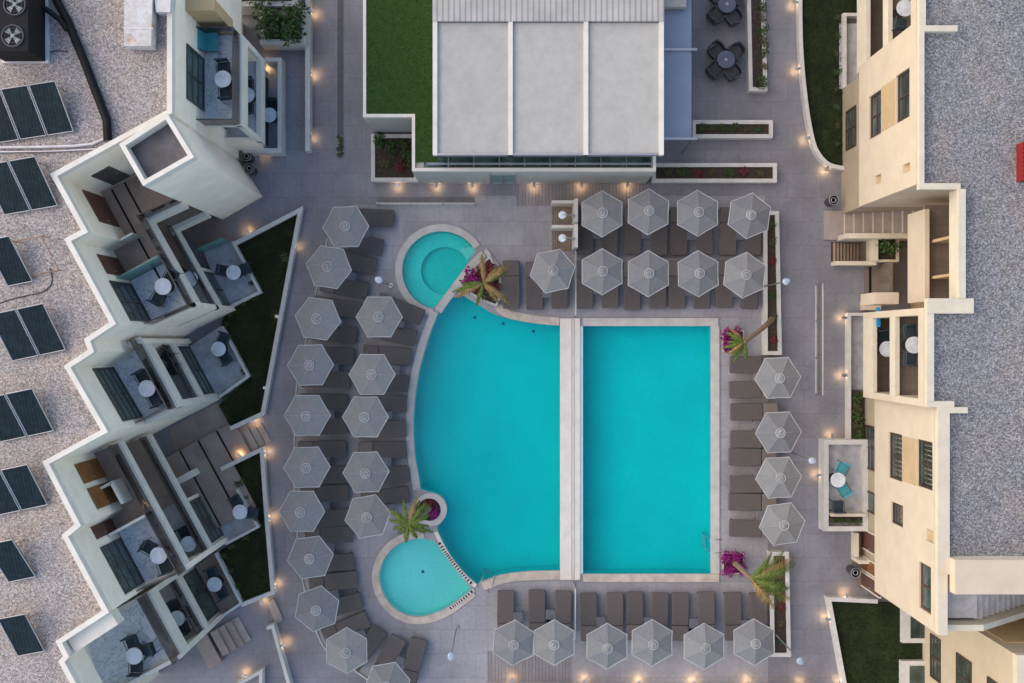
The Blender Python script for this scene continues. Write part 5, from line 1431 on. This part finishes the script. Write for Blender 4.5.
# ================================================================== STREET AND POOL FURNITURE
# showers
def shower(px0, py0, px1, py1, hx, hy, label):
    a = W(px0, py1); b = W(px1, py0)
    t = thing('outdoor_shower', label, 'shower', ((a[0]+b[0])/2, (a[1]+b[1])/2, 0), 'outdoor showers below the bar')
    MB().box(a[0], a[1], .005, b[0], b[1], .05).build('shower_tray', TEAK, t)
    MB().box(b[0], a[1], .005, b[0]+.14, b[1]+.12, 1.7).build('back_wall', CURB, t)
    MB().box(a[0]-.05, b[1], .005, b[0]-.001, b[1]+.12, 1.2).build('side_wall', CURB, t)
    x, y = W(hx, hy, 2.2)
    MB().tube([(b[0]-.02, y, 1.3), (b[0]-.02, y, 2.2), (b[0]-.15, y, 2.26), (x, y, 2.25)], .018, 7).build('shower_pipe', METAL, t)
    MB().cyl(x, y, 2.2, 2.235, .16, .13, 20).build('shower_head', TABLEW, t)
shower(552, 207, 572, 227, 562.5, 215, 'outdoor shower cubicle with a round head, upper of two below the bar')
shower(552, 231, 572, 251, 562.5, 238, 'outdoor shower cubicle with a round head, lower of two below the bar')
# glass screens
def screen(label, pts, h, rail=True, glass=CLEARG, posts=2, name='glass_screen'):
    q = WL(pts); t = thing(name, label, 'glass screen', (*q[0], 0))
    MB().strip(q, .02, .06, h-.02).build('glass_sheet', glass, t)
    MB().strip(offset(q, -.015), .07, .004, .06).build('base_rail', CURB, t)
    MB().strip(offset(q, -.01), .04, h-.02, h+.01).build('top_rail', CURB, t)
    L = [lerp2(q[0], q[-1], i/(posts-1)) for i in range(posts)]
    for p in L: MB().cyl(p[0], p[1], .005, h, .025, .025, 8).build('post', METAL, t)
screen('upright glass screen above the divider between the two pools', [(574, 254), (574, 316)], 1.1)
screen('upright glass screen below the divider between the two pools', [(573.5, 582), (573.5, 632)], 1.1)
screen('long low glass screen along the top left edge of the pool terrace', [(378, 205), (475, 205)], .5, posts=4)
screen('freestanding glass railing with four posts on the right footpath', [(815.5, 285), (815.5, 394)], 1.0, posts=4, name='glass_fence')
# pool ladders
def ladder(label, px, py, ang, sc=1.0):
    t = thing('pool_ladder', label, 'pool ladder', (*W(px, py), .06), 'steel pool ladders')
    x, y = W(px, py); d = Vector((math.cos(R(ang)), math.sin(R(ang)))); n = Vector((-d.y, d.x))
    for s_ in (-1, 1):
        p = Vector((x, y))+n*s_*.27*sc
        MB().tube([(*(p-d*.35), .05), (*(p-d*.32), .6), (*(p-d*.1), .78), (*(p+d*.15), .68), (*(p+d*.2), .2), (*(p+d*.2), -.9)], .024, 7).build('handrail', METAL, t)
    for z in (-.25, -.5, -.75):
        a = Vector((x, y))+d*.2; MB().tube([(*(a-n*.27*sc), z), (*(a+n*.27*sc), z)], .022, 6).build('rung', METAL, t)
ladder('steel pool ladder at the lower right corner of the rectangular pool', 711, 543, 180)
ladder('steel pool ladder beside the paddling pool grate at the curved pool end', 487, 579.5, 65, .9)
# lamp posts
def lamp_post(label, hx, hy):
    H = 4.0; c = W(hx, hy, H); k = (c[0], c[1])
    t = thing('lamp_post', label, 'lamp post', (k[0], k[1], 0), 'pole lamps with pale heads round the pool')
    d = Vector(k).normalized()
    MB().cyl(k[0], k[1], .004, .05, .12, .1, 14).build('base_plate', METAL, t)
    MB().tube([(k[0], k[1], .05), (k[0], k[1], H-.05)], [.035, .025], 8).build('pole', METAL, t)
    m = MB()
    for zz0, zz1, r0_, r1_ in ((H-.07, H, .05, .13), (H, H+.035, .13, .07)):
        o_ = len(m.v); n_ = 20; nn_ = Vector((-d.y, d.x)); vs_ = []
        for r_, z_ in ((r0_, zz0), (r1_, zz1)):
            for i in range(n_):
                a = 2*math.pi*i/n_; e = r_*(1+.35*max(0, math.cos(a))**3); vs_.append((k[0]+d.x*e*math.cos(a)+nn_.x*r_*math.sin(a), k[1]+d.y*e*math.cos(a)+nn_.y*r_*math.sin(a), z_))
        m.add(vs_, [(i, (i+1) % n_, n_+(i+1) % n_, n_+i) for i in range(n_)], True).add(vs_, [tuple(range(n_-1, -1, -1)), tuple(range(n_, 2*n_))]); m.build('lamp_head', LAMPW, t)
lamp_post('lamp post with pale head beside the spa pool', 379, 280)
lamp_post('lamp post with pale head beside the planter right of the upper parasols', 786, 281.5)
lamp_post('lamp post with pale head between right parasols and turquoise chair patio', 812, 460.6)
lamp_post('lamp post with pale head below the lower right planter', 800, 661)
lamp_post('lamp post with pale head standing alone below the paddling pool', 451, 656)
# litter bins
def bin_(label, px, py):
    x, y = W(px, py, .8); t = thing('litter_bin', label, 'litter bin', (x, y, 0), 'round dark litter bins')
    MB().cyl(x, y, .004, .78, .17, .2, 20, False).cyl(x, y, .004, .02, .17, .17, 20).build('bin_body', CHAR, t)
    MB().torus(x, y, .78, .19, .014, 22, 6).build('rim', METAL, t); MB().cyl(x, y, .6, .61, .185, .185, 20).build('liner', BLACK, t)
    MB().torus(x, y, .74, .10, .022, 18, 6).build('inner_ring', METAL, t)
bin_('dark round litter bin by the stair landing of the right building', 834, 200)
bin_('dark round litter bin by the entrance at the lower right', 856, 573)
bin_('dark round litter bin at the foot of the tower by the patio', 246, 156)
bin_('dark round litter bin just below the one at the foot of the tower', 249, 168)

# ---- wall lights
def path_light(px, py, dx, dy, where):
    """px,py = where the pool of light lies; dx,dy = picture direction towards the wall it is fixed to"""
    x, y = W(px, py); d = Vector((dx, -dy)).normalized()
    t = thing('path_light', f"small glowing path light {where}", 'wall light', (x, y, 0), 'warm path lights along the walls')
    z = .34; p = Vector((x, y)); u = Vector((-d.y, d.x))
    MB().obox(p, d, -.05, .16, -.06, .06, z, z+.035).build('housing', METAL, t)
    MB().obox(p, d, -.035, .06, -.045, .045, z-.008, z-.001).build('lens', WARM, t)
    L = bpy.data.lights.new('lamp', 'SPOT'); L.energy = PLW; L.spot_size = R(112); L.spot_blend = 1.0; L.color = (1, .64, .34); L.shadow_soft_size = .03
    o = bpy.data.objects.new('lamp', L); COL.objects.link(o); o.parent = t; o.location = (0, 0, z-.02)
PLW = 1.35
for a in [(315, 14, -1, 0, 'by the upper end of the long straight wall'), (314, 75, -1, 0, 'by the middle of the long straight wall'), (313, 138, -1, 0, 'by the lower end of the long straight wall'),
          (284.5, 108, -1, 0, 'outside the ground patio above the tower'), (264.5, 156, 0, -1, 'below the ground patio above the tower'), (267, 65, 0, 1, 'above the ground patio near the tower'),
          (248.5, 230.5, .5, .85, 'above the triangular lawn wall'), (298, 246, -1, -.2, 'at the top of the triangular lawn, path side'), (281, 317, -1, -.2, 'halfway down the triangular lawn wall'), (269, 388, -1, -.2, 'near the bottom of the triangular lawn wall'),
          (255, 421, -.4, -.8, 'under the lower corner of the triangular lawn'), (241, 453.5, .4, .8, 'above the lower lawn by the broad steps'), (268.5, 452, -1, 0, 'at the top of the lower left lawn wall'), (273, 517, -1, 0, 'halfway down the lower left lawn wall'),
          (277.5, 584, -1, 0, 'near the bottom of the lower left lawn wall'), (264, 602, -.3, -.9, 'under the lower left lawn, by the stone step'), (286.5, 642.5, -1, .2, 'on the low wall at the lower left footpath'), (215, 650, -.5, -.8, 'beside the lower left garden steps'), (245, 672.5, .4, .9, 'above the short wall at the bottom left edge'),
          (398, 187.5, 0, -1, 'under the square planter of the bar'), (437, 187.5, 0, -1, 'on the bar front near its left end'), (473, 187.5, 0, -1, 'on the bar front left of the green hatch'), (534, 187.5, 0, -1, 'on the bar front right of the green hatch'), (581, 187, 0, -1, 'on the bar front, second from its right end'), (626.5, 187, 0, -1, 'on the bar front near its right end'),
          (792, 5, 1, 0, 'at the top of the curved lawn wall'), (795, 71, 1, -.1, 'halfway down the curved lawn wall'), (804, 140, 1, -.2, 'on the lower bend of the curved lawn wall'), (824, 171, .4, -.9, 'at the lower end of the curved lawn wall'),
          (840.5, 318, 1, 0, 'at the top of the white patio wall on the right'), (840.5, 375, 1, 0, 'halfway down the white patio wall on the right'), (830, 434, 0, 1, 'above the patio with turquoise chairs'), (815, 474, 1, 0, 'left of the patio with turquoise chairs'),
          (844.5, 592.5, 0, 1, 'above the lower right lawn'), (824.5, 617, 1, 0, 'at the upper left side of the lower right lawn'), (837, 681, 1, 0, 'at the bottom left side of the lower right lawn'),
          (512, 677, 0, 1, 'on the bottom edge wall, leftmost'), (584, 678.5, 0, 1, 'on the bottom edge wall, second from the left'), (638.5, 679.5, 0, 1, 'on the bottom edge wall, third from the left'), (692, 680, 0, 1, 'on the bottom edge wall, third from the right'), (747, 680.5, 0, 1, 'on the bottom edge wall, second from the right'), (800, 681, 0, 1, 'on the bottom edge wall, rightmost')]:
    path_light(*a)
t = MB().box(W(486, 0)[0], W(0, 694)[1], 0, W(815, 0)[0], W(0, 684)[1], .5).build('garden_wall', CURB); tag(t, 'long white low wall along the bottom edge of the pool terrace', 'garden wall')
